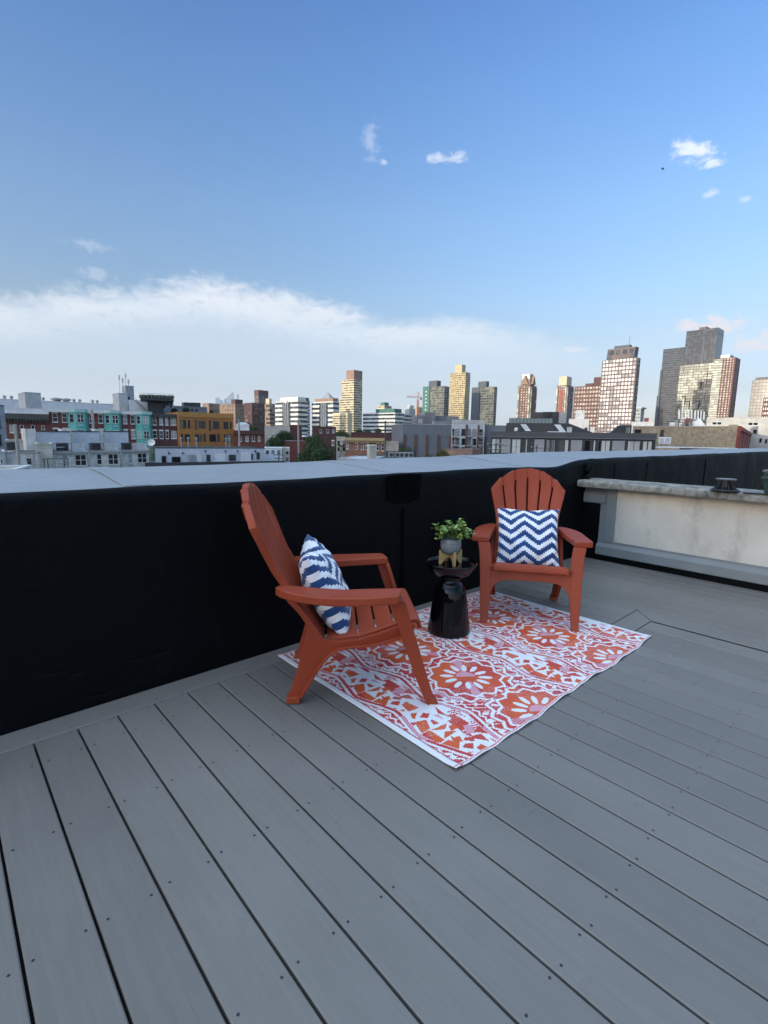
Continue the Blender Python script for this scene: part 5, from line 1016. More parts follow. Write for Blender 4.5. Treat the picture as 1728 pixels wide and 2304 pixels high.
for y in (684, 760):
    for (x0, x1) in ((818, 872), (946, 1000), (1045, 1088)):
        a = B.rx(*k3(x0, y), -1.); c_ = B.rx(*k3(x1, y), -1.); o = B.b('balcony', GRYL, a[0], c_[0], -1.1, -.002, a[1]-.15, a[1])
        m_ = MB()
        for q in range(9): xx = a[0]+.05+(c_[0]-a[0]-.1)*q/8; m_.box(xx-.025, xx+.025, -1.08, -1.04, a[1]+.001, a[1]+1.)
        m_.box(a[0], c_[0], -1.09, -1.03, a[1]+1.001, a[1]+1.06); m_.build('railing', METL, o)
m_ = MB()
for i in range(15): x = B.W*(i+.5)/15; m_.box(x-.3, x+.3, .3, .55, B.H+.02, B.H+.9)
m_.build('roof_baluster', GRYL, B.t)
B = edge('grey_building', 'plain grey wing with one brown pilaster, left of the black building', 'building', k3(1098, 592), 128, k3(1300, 600), 14, None, GRYW); a = B.rx(*k3(1092, 690)); c_ = B.rx(*k3(1112, 690)); B.b('pilaster', PIL_, a[0], c_[0], -.35, -.002, 0, a[1])
B = edge('brick_house', 'low pinkish brick house with a small dark window, below the balconies', 'house', k3(748, 792), 92, k3(990, 800), 9, 'town houses', mat('pink brick', (.25, .16, .125), .85, .3, 1.)); wins(B, k3, [(936, 952, 822, 848)], frame=DKF, sill=False)

# black modern building
BKF = mat('bronze frame', (.045, .042, .042), .5, .15, 2.); PANL = mat('grey panel', (.25, .265, .28), .6, .12, 1.)
gBl = glass('blind glass', (.05, .055, .06), (.46, .48, .47), (1.0, 40, 40), .62, 0, .15)
B = edge('black_building', 'black modern building with tall blinds in its windows and a set back roof storey', 'building', k3(1150, 650), 102, k4(868, 882), 13, None, BLKC)
B.b('fascia', mat('charcoal fascia', (.05, .055, .065), .6, .2, .8), -.1, B.W+.1, -.3, -.062, B.rx(*k3(1200, 690))[1], B.H+.15)
zt_ = B.rx(*k3(1250, 706))[1]; zb_ = zt_-2.75
B.b('cornice_band', GRYW, -.08, B.W+.08, -.36, -.302, zt_+.30, zt_+.42)
pan = [(k3, 1155, 1220, 'g'), (k3, 1234, 1312, 'p'), (k3, 1324, 1398, 'g'), (k3, 1440, 1490, 'g'), (k3, 1515, 1598, 'p'), (k3, 1614, 1690, 'g'), (k4, 90, 153, 'g'), (k4, 175, 246, 'g'), (k4, 264, 342, 'p'), (k4, 358, 402, 'd'), (k4, 405, 437, 'g'), (k4, 458, 476, 'd'), (k4, 478, 540, 'g'), (k4, 556, 643, 'p'), (k4, 664, 752, 'g'), (k4, 770, 803, 'g'), (k4, 806, 836, 'g')]
for kk, x0, x1, ty in pan:
    a, c_ = B.rx(kk(x0, 0)[0], 1010)[0], B.rx(kk(x1, 0)[0], 1010)[0]
    for fl_ in (0, 1):
        z0_, z1_ = zb_-3.3*fl_, zt_-3.3*fl_
        if ty == 'p': m_ = MB(); m_.box(a, c_, -.06, .02, z0_, z1_); m_.build('wall_panel', PANL, B.t)
        else: window(B, a+.06, c_-.06, z0_+.05, z1_-.05, frame=BKF, glassm=gBl if ty == 'g' else GLD, cols=2 if ty == 'g' and c_-a > 1.3 else 1, sill=False, rail=False, t=.09)
c_ = [B.rx(*k3(1275, 572), 3.)[0], B.rx(*k4(392, 800), 3.)[0]]; zu = B.rx(*k3(1285, 571), 3.)[1]
m_ = MB(); m_.loft([[(c_[0], 3, B.H-.05), (c_[1]+1.5, 3, B.H-.05), (c_[1]+1.5, 11, B.H-.05), (c_[0], 11, B.H-.05)], [(c_[0]+.1, 3.2, zu), (B.rx(*k4(250, 800), 3.)[0], 3.2, zu), (B.rx(*k4(250, 800), 3.)[0], 11, zu), (c_[0]+.1, 11, zu)]]); m_.build('roof_storey', BLKC, B.t)
c2_ = [B.rx(*k4(540, 870), 3.)[0], B.rx(*k4(612, 806), 3.)[0], B.rx(*k4(697, 808), 3.)[0]]; zv = B.rx(*k4(640, 806), 3.)[1]
m_ = MB(); m_.loft([[(c2_[0], y, B.H-.05), (c2_[1], y, zv), (c2_[2], y, zv), (c2_[2], y, B.H-.05)] for y in (3, 10)]); m_.build('sloped_dormer', BLKC, B.t)
win(B, k4(665, 815), k4(692, 868), off=2.97, frame=BKF, glassm=gBl, sill=False, rail=False); win(B, k4(236, 815), k4(275, 862), off=2.9, frame=BKF, glassm=gBl, sill=False, rail=False); win(B, k4(366, 822), k4(382, 862), off=2.9, frame=BKF, glassm=gBl, sill=False, rail=False)
def slab(p, q, w, name, off, mm):
    a = B.rx(*p, off); b_ = B.rx(*q, off); m_ = MB(); m_.loft([[(a[0], off, a[1]), (a[0]+w, off, a[1]), (a[0]+w, off-.12, a[1]), (a[0], off-.12, a[1])], [(b_[0], off, b_[1]), (b_[0]+w, off, b_[1]), (b_[0]+w, off-.12, b_[1]), (b_[0], off-.12, b_[1])]]); m_.build(name, mm, B.t)
slab(k3(1398, 582), k3(1440, 640), 1.1, 'white_skylight', 2.6, WHW); slab(k4(148, 802), k4(196, 864), 1.1, 'white_skylight', 2.6, WHW); a = B.rx(*k4(100, 850), 2.4); B.b('white_ledge', WHW, a[0], a[0]+2.6, 2.2, 2.5, a[1]-.25, a[1])
a = B.rx(*k3(1362, 640), 2.); m_ = MB(); m_.lathe([(.1, -.8), (.1, .1), (.38, .12), (.4, .5), (.2, .75), (0, .8)], n=12); m_.build('roof_cowl', WHT, B.t, loc=(a[0], 2, a[1]-.1))
g0, g1 = B.rx(*k3(1306, 540), 5.)[0], B.rx(*k4(136, 770), 5.)[0]; zg = B.rx(*k3(1310, 533), 5.)[1]; gl_ = mat('balustrade glass', (.20, .25, .26), .15, .1, 1., spec=.8)
m_ = MB(); m_.box(g0, g1, 5., 5.06, zu+.001, zg); o = m_.build('balustrade', gl_, B.t); m_ = MB()
for i in range(13): x = g0+(g1-g0)*i/12; m_.box(x-.04, x+.04, 4.93, 4.998, zu+.001, zg+.05)
m_.box(g0, g1, 4.92, 5.08, zg+.051, zg+.11); m_.build('balustrade_post', DKF, B.t)
for (kk, x0, x1, y0, mm, nm) in ((k3, 1508, 1600, 480, DKF, 'roof_plant'), (k3, 1604, 1672, 478, DKF, 'roof_plant'), (k4, 66, 180, 712, BLKC, 'roof_plant'), (k4, 182, 236, 716, METL, 'roof_plant')): a = B.rx(*kk(x0, y0), 8.); b_ = B.rx(*kk(x1, y0), 8.); B.b(nm, mm, a[0], b_[0], 8, 10.5, zu, a[1], bevel=.06)

# right side: tan brick, pale brick, antennas
B = Bld('brick_warehouse', 'long tan brick side wall with a red brick front at its right end', 'warehouse', *k4(1460, 880), 118, 10); B.H = B.rx(*k4(1460, 806))[1]; W_ = B.rx(*k4(1548, 860))[0]; D_ = B.lx(*k4(700, 860))[0]; D_ = min(D_, 140)
B.b('side_wall', BRKT, .004, W_, .5, D_, 0, B.H-.2); B.b('front', mat('bright red brick', (.24, .055, .04), .85, .25, 1., bump=.2, bscale=6), 0, W_, 0, .5, 0, B.H); B.b('roof', ROOF, .3, W_-.2, .6, D_-.3, B.H-.199, B.H-.12); B.b('coping', mat('pale coping', (.40, .36, .29), .8, .3, 2.), -.08, .22, .52, D_+.1, B.H-.198, B.H-.04)
B.b('corner_pier', BRKT, -.15, .003, .5, B.lx(*k4(1378, 860))[0], 0, B.H+.25); y_ = B.lx(*k4(1078, 860))[0]; B.b('wall_seam', BRKT, -.12, .003, y_, y_+.5, 0, B.H-.21)
for (x0, x1, y0, y1) in ((716, 762, 838, 874), (898, 922, 842, 886)): a = B.lx(*k4(x1, y0)); c_ = B.lx(*k4(x0, y1)); window(B, a[0], c_[0], c_[1], a[1], frame=DKF, glassm=GLD, side=True, sill=True)
m_ = MB()
for i in range(6): x = .25+i*(W_-.5)/5.5; m_.box(x, x+.22, -.12, -.002, .3, B.H-1.0)
m_.box(-.1, W_+.05, -.25, -.003, B.H-.95, B.H-.3); m_.build('front_pilaster', MATS['bright red brick'], B.t)
for i in range(5):
    x = .58+i*(W_-.5)/5.5
    for k in range(3): z = B.H-2.6-k*3.2; m_ = MB(); m_.box(x, x+.35, -.03, .01, z-.6, z+.9); m_.build('window', GLD, B.t)
WB = B
B = edge('pale_brick_building', 'long pale grey brick building behind the tan wall at right', 'building', k4(1228, 754), 190, k4(1740, 750), 16, None, mat('pale brick', (.42, .41, .38), .85, .25, .6, bump=.2, bscale=4, stain=(.3, .5, (.29, .28, .26))))
wins(B, k4, [(1266, 1296, 784, 804), (1300, 1330, 784, 804), (1520, 1550, 787, 808), (1556, 1586, 787, 808)], rail=False); wins(B, k4, [(1556, 1578, 838, 862), (1600, 1612, 900, 925), (1640, 1652, 905, 930)], frame=DKF, glassm=GLD, rail=False)
B = edge('white_building', 'white sloped roof bulkhead on the tan wall by the antennas', 'building', k4(1128, 760), 150, k4(1178, 762), 5, None, WHW); m_ = MB(); m_.loft([[(B.W, y, B.H), (B.rx(*k4(1252, 806))[0], y, B.H-3), (B.W, y, B.H-3)] for y in (0, 5)]); m_.build('sloped_side', WHW, B.t)
B = edge('brick_house', 'small red roof hut beside the white sloped bulkhead', 'roof hut', k4(1072, 750), 152, k4(1127, 754), 4, 'rooftop stair houses', BRK, cop=WHT)
AN = thing('cell_antenna_array', 'array of white panel antennas on a steel frame above the tan wall', 'antenna', at_r(*k4(1110, 770), 148), R(-15)); m_ = MB(); m_.tube([(-5.5, 0, 0), (5.5, 0, 0)], .08, 5); m_.tube([(-5.5, 0, 1.6), (5.5, 0, 1.6)], .08, 5)
for x in (-5, -2.5, 0, 2.5, 5): m_.tube([(x, 0, -3.5), (x, 0, 2.6)], .07, 5)
m_.build('frame', METL, AN)
for i in range(9): x = -5.2+i*1.3; m_ = MB(); m_.obox((x, -.25, 1.1+.5*random.random()), (.17, .09, 1.1), random.uniform(-.5, .5), R(-4)); m_.build('antenna_panel', WHT, AN)
for i in range(4): x = -4.6+i*2.6; m_ = MB(); m_.box(x-.35, x+.35, .1, .5, -1.6, -.6); m_.build('radio_box', METL, AN)
for i, (x0, x1, y0, y1) in enumerate(((882, 970, 890, 942), (962, 1002, 788, 818), (1004, 1058, 792, 820))):
    p = at_r(*k4(x0, y1), (100, 146, 147)[i]); q = at_r(*k4(x1, y1), (100, 146, 147)[i]); h = at_r(*k4(x0, y0), (100, 146, 147)[i]).z-p.z; w_ = (q-p).length
    u = thing('roof_unit', ('large white rooftop unit in front of the tan brick wall', 'smaller white rooftop unit on top of the tan wall, left of two', 'wider white rooftop unit on top of the tan wall, right of two')[i], 'roof unit', p, math.atan2(q.y-p.y, q.x-p.x), 'white rooftop units'); m_ = MB(); m_.box(0, w_, 0, 1.6, .1, h); m_.build('casing', WHW, u, bevel=.05); m_ = MB(); m_.box(w_*.08, w_*.45, -.03, -.001, h*.2, h*.85); m_.box(w_*.55, w_*.92, -.03, -.001, h*.2, h*.85); m_.build('louvre', GRYL, u); m_ = MB(); m_.box(.1, .3, .1, 1.5, -9 if i == 0 else -1.5, .099); m_.box(w_-.3, w_-.1, .1, 1.5, -9 if i == 0 else -1.5, .099); m_.build('stand', METL, u)
B = edge('low_roof', 'low dark roofs with a white fascia line below the tan brick wall', 'roof', k4(868, 960), 88, k4(1458, 936), 10, None, BRKT, ROOF, cop=WHW)
B.b('fascia', DKF, B.W*.3, B.W, -.3, -.062, B.H-.6, B.H-.05)
B = edge('white_building', 'pale stepped apartment roofs behind the black building', 'building', k4(252, 762), 210, k4(396, 766), 10, None, GRYL, ROOFL); B.b('roof_block', GRYL, B.W*.3, B.W*.75, 2, 8, B.H-.05, B.H+3.5); B.b('roof_block', GRYL, B.W*.5, B.W*1.3, 1, 9, 0, B.H-3)
B = edge('white_building', 'low grey roofline between the big office tower and the tan brick wall', 'building', k4(694, 782), 230, k4(856, 786), 10, None, GRYL, ROOF); B.b('roof_block', BRK, B.W*.55, B.W*.75, 2, 8, B.H-.05, B.H+1.6)

# low rooftops filling the distance
fills = [(BRKD, 'maroon'), (CREAM, 'beige'), (GRYL, 'pale grey'), (BRK, 'red brick'), (GRYW, 'dark grey'), (BRKT, 'tan')]
for i in range(46):
    px = 300+i*31+random.uniform(-10, 10); r = random.uniform(235, 430); z = random.uniform(-4.5, .6)-(2 if px < 620 else 0); hz = 968+(px-20)*.0156; y = hz+FPX*(CH-z)/(r*.85)
    mm, cn = fills[i % 6]; B = Bld('distant_house', 'small distant %s flat roofed building among the far low roofs' % cn, 'house', px, y, r, random.choice((0, 4, 8)), 'distant low rooftops %s' % cn)
    W_ = random.uniform(14, 26); D_ = random.uniform(10, 18); H = B.H0-GZ; B.b('wall', mm, 0, W_, 0, D_, 0, H); B.b('roof', random.choice((ROOF, ROOFL)), .3, W_-.3, .3, D_-.3, H, H+.15)
    m_ = MB(); m_.box(0, 1.2, -.06, .02, 0, 1.8); n_ = int(W_/2.6); o = m_.build('window', GLD, B.t, loc=(1.2, 0, H-2.8)); copies(o, [(1.2+2.6*q, 0, H-2.8-3.2*k) for k in range(2) for q in range(n_) if (q or k)])
    if i % 3 == 0: B.b('bulkhead', random.choice((WHW, mm, GRYL)), W_*.3, W_*.5, D_*.3, D_*.7, H+.15, H+random.uniform(1, 2.2))

# ---------------------------------------------------------------- trees
def leafmat(name, c):
    M, nt, b = new_mat(name); L = nt.links; at = nd(nt, 'ShaderNodeAttribute', attribute_name='tone')
    mx = nd(nt, 'ShaderNodeMix', data_type='RGBA'); L.new(at.outputs['Fac'], mx.inputs[0]); mx.inputs[6].default_value = lin([v*.55 for v in c]); mx.inputs[7].default_value = lin([c[0]*1.5, c[1]*1.4, c[2]*1.2]); L.new(mx.outputs[2], b.inputs['Base Color']); b.inputs['Roughness'].default_value = .6; b.inputs['Specular IOR Level'].default_value = .25; return M
LM = {'dark': leafmat('dark tree leaves', (.030, .058, .020)), 'mid': leafmat('green tree leaves', (.045, .078, .025)), 'olive': leafmat('olive tree leaves', (.085, .082, .026))}
BARK = mat('bark', (.07, .055, .04), .9, .3, 4.)
def crown_mesh(name, n, seed, clumps):
    """many small leaf faces on the shells of clumps: unit crown about the origin, radius ~1"""
    g = np.random.default_rng(seed); V = []; tone = []
    per = n//len(clumps)
    for (cx, cy, cz, r) in clumps:
        d = g.normal(size=(per, 3)); d /= np.linalg.norm(d, axis=1)[:, None]; rad = r*(1-.55*g.random(per)**2.2); P = np.array((cx, cy, cz))+d*rad[:, None]*np.array((1, 1, .85))+g.normal(size=(per, 3))*.02
        a = g.normal(size=(per, 3)); a -= (a*d).sum(1)[:, None]*d*.6; a /= np.linalg.norm(a, axis=1)[:, None]; b = np.cross(a, g.normal(size=(per, 3))); b /= np.linalg.norm(b, axis=1)[:, None]
        s = (.022+.022*g.random(per))[:, None]; V.append(np.stack([P-a*s, P-b*s*.6, P+a*s, P+b*s*.6], 1)); tone.append(g.random(per))
    V = np.concatenate(V).reshape(-1, 3); t = np.repeat(np.concatenate(tone), 4); F = np.arange(len(V)).reshape(-1, 4)
    me = bpy.data.meshes.new(name); me.vertices.add(len(V)); me.vertices.foreach_set('co', V.astype(np.float32).ravel()); m4 = len(F); me.loops.add(m4*4); me.loops.foreach_set('vertex_index', F.astype(np.int32).ravel()); me.polygons.add(m4); me.polygons.foreach_set('loop_start', np.arange(0, m4*4, 4, dtype=np.int32)); me.update(calc_edges=True)
    A = me.attributes.new('tone', 'FLOAT', 'POINT'); A.data.foreach_set('value', t.astype(np.float32)); return me
def clumpset(seed, n=26):
    g = np.random.default_rng(seed); out = []
    for i in range(n):
        d = g.normal(size=3); d /= np.linalg.norm(d); q = .68*g.random()**.4; out.append((d[0]*q, d[1]*q, d[2]*q*.85+.05, .26+.16*g.random()))
    return out
CM = [crown_mesh('crown', 15000, s, clumpset(s)) for s in (3, 5, 8)]
def tree(label, kk, x0, x1, y0, r, kind, h=None, v=0, group='trees between the low houses'):
    p = at_r(*kk((x0+x1)/2, y0), r); a = at_r(*kk(x0, y0+60), r); b_ = at_r(*kk(x1, y0+60), r); rad = (b_-a).length/2; H = p.z-GZ; hh = h or min(rad*.95, H*.42)
    t_ = thing('tree', label, 'tree', (p.x, p.y, GZ), random.uniform(0, 6), group); me = CM[v].copy(); me.materials.clear(); me.materials.append(LM[kind])
    o = bpy.data.objects.new('crown', me); COL.objects.link(o); o.parent = t_; o.scale = (rad*1.03, rad*1.03, hh*1.08); o.location = (0, 0, H-hh)
    m_ = MB(); m_.tube([(0, 0, 0), (.1, 0, H-hh*2), (.05, .1, H-hh)], [rad*.075+.1, rad*.06+.06, .08], 8)
    for q in range(6): an = q*1.05; m_.tube([(.08, 0, H-hh*1.9+q*.12*hh), (math.cos(an)*rad*.35, math.sin(an)*rad*.35, H-hh*1.15), (math.cos(an)*rad*.62, math.sin(an)*rad*.62, H-hh*.75)], [.13, .09, .03], 6)
    m_.build('trunk', BARK, t_, smooth=40)
tree('big dark round tree, the largest of the low town, standing just beyond the parapet', k2, 962, 1378, 590, 84, 'dark', 5.4, 0)
tree('lighter green treetop rising behind the big dark round tree', k2, 1060, 1240, 538, 96, 'mid', 3.4, 1)
tree('dark bushy tree behind the small white house', k2, 728, 912, 578, 112, 'dark', 3.8, 2)
tree('wide dark tree under the left white office block', k2, 815, 1030, 524, 140, 'dark', 3.6, 1)
tree('small dark treetop over the red brick house by the ochre building', k2, 612, 745, 512, 165, 'dark', 3.2, 0)
tree('thin greenish treetop left of the brick house under the brown slab block', k2, 556, 645, 476, 190, 'mid', 3.4, 2)
tree('greyish green tree between maroon houses right of the big tree', k2, 1300, 1490, 542, 150, 'mid', 3.4, 2)
tree('small round tree in front of the blank grey building', k3, 335, 502, 742, 92, 'mid', 3., 0)
tree('low spreading olive tree right of the small round tree', k3, 480, 722, 790, 80, 'olive', 3., 1)
tree('yellowish olive tree beside the pinkish brick house', k3, 650, 832, 770, 86, 'olive', 3., 2)
for i, (kk, x0, x1, y0, r) in enumerate(((k3, -10, 70, 616, 260), (k3, 60, 140, 622, 270), (k3, 150, 230, 610, 300), (k3, 250, 330, 640, 250), (k2, 1540, 1640, 545, 280))): tree('small distant tree in the row below the cream tower and long white office', kk, x0, x1, y0, r, 'dark', None, i % 3, 'distant small trees')
for i, (kk, x0, x1, y0, r) in enumerate(((k1, 1440, 1510, 362, 160), (k1, 1540, 1608, 356, 165), (k2, 36, 104, 356, 168), (k2, 262, 306, 385, 170))): tree('small dark shrub tree on the roofs above the ochre building', kk, x0, x1, y0, r, 'dark', None, i % 3, 'roof shrubs')

# ---------------------------------------------------------------- poles, wires, bird
WOODP = mat('grey weathered pole', (.30, .29, .27), .85, .2, 4.); DPOLE = mat('dark wooden pole', (.07, .06, .05), .85, .2, 4.)
def pole(label, kk, x, y0, r, w, mm, arms=()):
    p = at_r(*kk(x, y0), r); t_ = thing('utility_pole', label, 'pole', (p.x, p.y, GZ), R(-35), 'poles'); H = p.z-GZ; m_ = MB(); m_.tube([(0, 0, 0), (0, 0, H)], [w*1.2, w], 8); m_.build('shaft', mm, t_, smooth=40)
    for (dz, L_) in arms:
        m_ = MB(); m_.box(-L_, L_, -w-.1, -w, H-dz-.06, H-dz+.06); c_ = m_.build('crossarm', mm, t_)
        for q in (-.9, -.45, .45, .9): m_ = MB(); m_.lathe([(.05, 0), (.06, .1), (.03, .2), (0, .2)], (q*L_, -w-.05, H-dz+.06), 8); m_.build('insulator', WHT, c_)
    return p
pole('tall pale pole in front of the teal bayed terrace', k1, 781, 386, 96, .2, WOODP)
pole('leaning pale pole at far left among the white houses', k1, 128, 506, 68, .16, WOODP)
pole('pale pole in front of the small red brick house', k2, 517, 460, 98, .16, WOODP)
pole('pale pole between the two middle trees', k2, 1022, 488, 98, .16, WOODP, ((.1, .5),))
pa_ = pole('thin dark pole before the long white office', k3, 253, 552, 104, .13, DPOLE, ((.4, .8),))
pb_ = pole('crossarm pole at the left end of the black building', k3, 1192, 742, 84, .12, DPOLE, ((.3, 1.6), (1.1, 1.2)))
pc_ = pole('crossarm pole standing before the middle windows of the black building', k3, 1538, 758, 88, .10, DPOLE, ((.5, 1.1),))
pole('short dark pole with arms before the small white house', k2, 857, 752, 90, .1, DPOLE, ((.3, .9), (.9, .7)))
def wire(label, p, q, sag):
    p, q = Vector(p), Vector(q); t_ = MB(); pts = [p.lerp(q, i/24)-Vector((0, 0, sag*4*(i/24)*(1-i/24))) for i in range(25)]; t_.tube(pts, .018, 4); tag(t_.build('overhead_wire', DKF), label, 'wire', 'overhead wires')
wire('long sagging wire across the teal bays and brick houses, upper', at_r(*k1(-60, 440), 92), at_r(*k2(760, 520), 104), .8)
wire('long sagging wire across the teal bays, lower', at_r(*k1(-60, 530), 92), at_r(*k2(760, 640), 104), 1.)
wire('thin wire between the crossarm poles by the black building', pb_, pc_, .5)
wire('thin wire leading left from the crossarm pole over the low roofs', at_r(*k3(1010, 800), 80), pb_, .4)
Pb = at_r(1491, 380, 70); bd = thing('bird', 'tiny dark bird high in the blue sky below the right cloud', 'bird', Pb, R(40)); bd.rotation_euler = (R(20), R(-35), R(40))
m_ = MB(); m_.lathe([(.0, -.2), (.02, -.19), (.055, -.08), (.06, .02), (.045, .12), (.035, .16), (.012, .20), (0, .21)], n=10); o = m_.build('body', DKF, bd, smooth=60); o.rotation_euler = (PI/2, 0, 0)
for sg in (-1, 1): m_ = MB(); m_.loft([[(sg*.03, -.07, .02), (sg*.03, .08, .02), (sg*.03, .08, .035), (sg*.03, -.07, .035)], [(sg*.22, -.06, .10), (sg*.22, .05, .10), (sg*.22, .05, .108), (sg*.22, -.06, .108)], [(sg*.46, .06, .07), (sg*.46, .09, .07), (sg*.46, .09, .074), (sg*.46, .06, .074)]]); m_.build('wing', DKF, bd)
m_ = MB(); m_.loft([[(-.03, .17, 0), (.03, .17, 0), (.03, .17, .012), (-.03, .17, .012)], [(-.06, .30, 0), (.06, .30, 0), (.06, .30, .006), (-.06, .30, .006)]]); m_.build('tail', DKF, bd)

# ---------------------------------------------------------------- air: thin haze fading the far towers
HAZE = .00005
M = bpy.data.materials.new('thin city haze'); M.use_nodes = True; nt = M.node_tree; nt.nodes.remove(nt.nodes['Principled BSDF'])
pv = nd(nt, 'ShaderNodeVolumePrincipled'); pv.inputs['Color'].default_value = (.80, .88, 1., 1); pv.inputs['Density'].default_value = HAZE; pv.inputs['Anisotropy'].default_value = .2; nt.links.new(pv.outputs[0], nt.nodes['Material Output'].inputs['Volume'])
if HAZE: b = MB(); b.box(-9050, 9050, -9050, 9050, GZ-1, 460); tag(b.build('haze', M), kind='stuff')

# ------------------------------------------------------------------ sky, sun, exposure
SUN_EL, SUN_AZ = 4.0, 276.
wd = bpy.data.worlds.new('World'); S.world = wd; wd.use_nodes = True; nt = wd.node_tree; L = nt.links; bg = nt.nodes['Background']
sk = nd(nt, 'ShaderNodeTexSky', sky_type='NISHITA'); sk.sun_disc = False; sk.sun_elevation = R(SUN_EL); sk.sun_rotation = R(SUN_AZ)
tc = nd(nt, 'ShaderNodeTexCoord'); sp = nd(nt, 'ShaderNodeSeparateXYZ'); L.new(tc.outputs['Generated'], sp.inputs[0])
el = mathn(nt, 'MULTIPLY', mathn(nt, 'ARCSINE', sp.outputs['Z']), 180/PI); az = mathn(nt, 'MULTIPLY', mathn(nt, 'ARCTAN2', sp.outputs['X'], sp.outputs['Y']), 180/PI)
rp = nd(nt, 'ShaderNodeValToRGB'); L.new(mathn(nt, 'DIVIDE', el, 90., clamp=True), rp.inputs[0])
stops = [(0, (1.0, 1.7, 6.4)), (2, (.86, 1.1, 3.0)), (5, (.71, .80, 1.50)), (10, (.85, .90, 1.28)), (15, (.87, 1.04, 1.50)), (22, (.88, 1.14, 1.70)), (32, (.73, 1.10, 1.85)), (38, (.64, 1.0, 1.85)), (47, (2.6, 2.6, 2.8)), (60, (11.6, 9.7, 8.7)), (90, (14.6, 12.1, 10.6))]  # overhead stops raised far beyond the sky model to light the deck
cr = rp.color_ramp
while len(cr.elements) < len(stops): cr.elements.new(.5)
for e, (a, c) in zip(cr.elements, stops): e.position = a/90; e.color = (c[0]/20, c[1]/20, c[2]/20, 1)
def mixc(fac, a, b, mode='MIX'):
    n = nd(nt, 'ShaderNodeMix', data_type='RGBA', blend_type=mode)
    for sock, x in ((n.inputs[0], fac), (n.inputs[6], a), (n.inputs[7], b)):
        if isinstance(x, (int, float)): sock.default_value = x
        elif isinstance(x, tuple): sock.default_value = lin(x)
        else: L.new(x, sock)
    return n.outputs[2]
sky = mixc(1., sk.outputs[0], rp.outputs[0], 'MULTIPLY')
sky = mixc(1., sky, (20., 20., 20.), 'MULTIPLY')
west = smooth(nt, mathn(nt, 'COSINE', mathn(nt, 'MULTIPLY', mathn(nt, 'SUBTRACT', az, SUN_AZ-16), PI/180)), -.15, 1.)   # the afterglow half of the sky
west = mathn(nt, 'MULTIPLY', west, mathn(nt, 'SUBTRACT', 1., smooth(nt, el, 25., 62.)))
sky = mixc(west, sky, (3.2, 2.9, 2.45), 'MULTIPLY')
# clouds, in azimuth / elevation degrees
cb = nd(nt, 'ShaderNodeCombineXYZ'); L.new(mathn(nt, 'MULTIPLY', az, .055), cb.inputs[0]); L.new(mathn(nt, 'MULTIPLY', el, .20), cb.inputs[1])
nA = nd(nt, 'ShaderNodeTexNoise', Scale=1.0, Detail=9., Roughness=.58, Distortion=.5); L.new(cb.outputs[0], nA.inputs['Vector'])
cb2 = nd(nt, 'ShaderNodeCombineXYZ'); L.new(mathn(nt, 'MULTIPLY', az, .5), cb2.inputs[0]); L.new(mathn(nt, 'MULTIPLY', el, .8), cb2.inputs[1])
nB = nd(nt, 'ShaderNodeTexNoise', Scale=1.3, Detail=9., Roughness=.62, Distortion=.6); L.new(cb2.outputs[0], nB.inputs['Vector'])
fc = nd(nt, 'ShaderNodeFloatCurve'); cv = fc.mapping.curves[0]
edge = [(-20, 12.2), (5.8, 11.8), (12.5, 13.2), (22.5, 14.9), (28, 14.8), (34.3, 14.1), (42.5, 12.9), (51, 12.3), (56, 11.4), (60, 10.4), (66, 8.5), (85, 6.)]
pts = [((a+20)/110, e/20) for a, e in edge]
while len(cv.points) < len(pts): cv.points.new(.5, .5)
for p, q in zip(cv.points, pts): p.location = q
fc.mapping.update(); L.new(mathn(nt, 'DIVIDE', mathn(nt, 'ADD', az, 20.), 110., clamp=True), fc.inputs['Value'])
top = mathn(nt, 'MULTIPLY', fc.outputs[0], 20.)
dep = mathn(nt, 'SUBTRACT', mathn(nt, 'ADD', top, mathn(nt, 'MULTIPLY', mathn(nt, 'SUBTRACT', nA.outputs['Fac'], .5), 3.4)), el)
dep = mathn(nt, 'ADD', dep, mathn(nt, 'MULTIPLY', mathn(nt, 'SUBTRACT', nB.outputs['Fac'], .5), 3.0))
inb = smooth(nt, dep, -.7, 1.6); fade = mathn(nt, 'SUBTRACT', 1., smooth(nt, dep, 1.0, 5.0))
azf = mathn(nt, 'SUBTRACT', 1., smooth(nt, az, 34., 63.)); azf2 = mathn(nt, 'SUBTRACT', 1., smooth(nt, az, 52., 74.))
veil = mathn(nt, 'MULTIPLY', mathn(nt, 'MULTIPLY', inb, azf2), .62)
c_veil = mixc(smooth(nt, el, 2., 12.), (4.05, 4.55, 4.95), (4.2, 4.9, 5.7))
XS = 1/(.12*2.14)/7.4           # sky units: picture value 1 is about 3.9 before the world strength
sky = mixc(veil, sky, mixc(1., c_veil, (.55, .56, .57), 'MULTIPLY'))
bright = mathn(nt, 'MULTIPLY', mathn(nt, 'MULTIPLY', inb, fade), mathn(nt, 'MULTIPLY_ADD', azf, .75, .25))
bright = mathn(nt, 'MULTIPLY', bright, mathn(nt, 'MULTIPLY', azf2, smooth(nt, nA.outputs['Fac'], .22, .62)))
sky = mixc(mathn(nt, 'MULTIPLY', bright, .8), sky, (3.05, 3.12, 3.22))
gs = mathn(nt, 'MULTIPLY', mathn(nt, 'MULTIPLY', smooth(nt, nB.outputs['Fac'], .56, .70), inb), mathn(nt, 'MULTIPLY', smooth(nt, dep, .8, 1.8), mathn(nt, 'SUBTRACT', 1., smooth(nt, dep, 3.2, 6.))))
sky = mixc(mathn(nt, 'MULTIPLY', mathn(nt, 'MULTIPLY', gs, azf), .45), sky, (1.75, 2.05, 2.42))
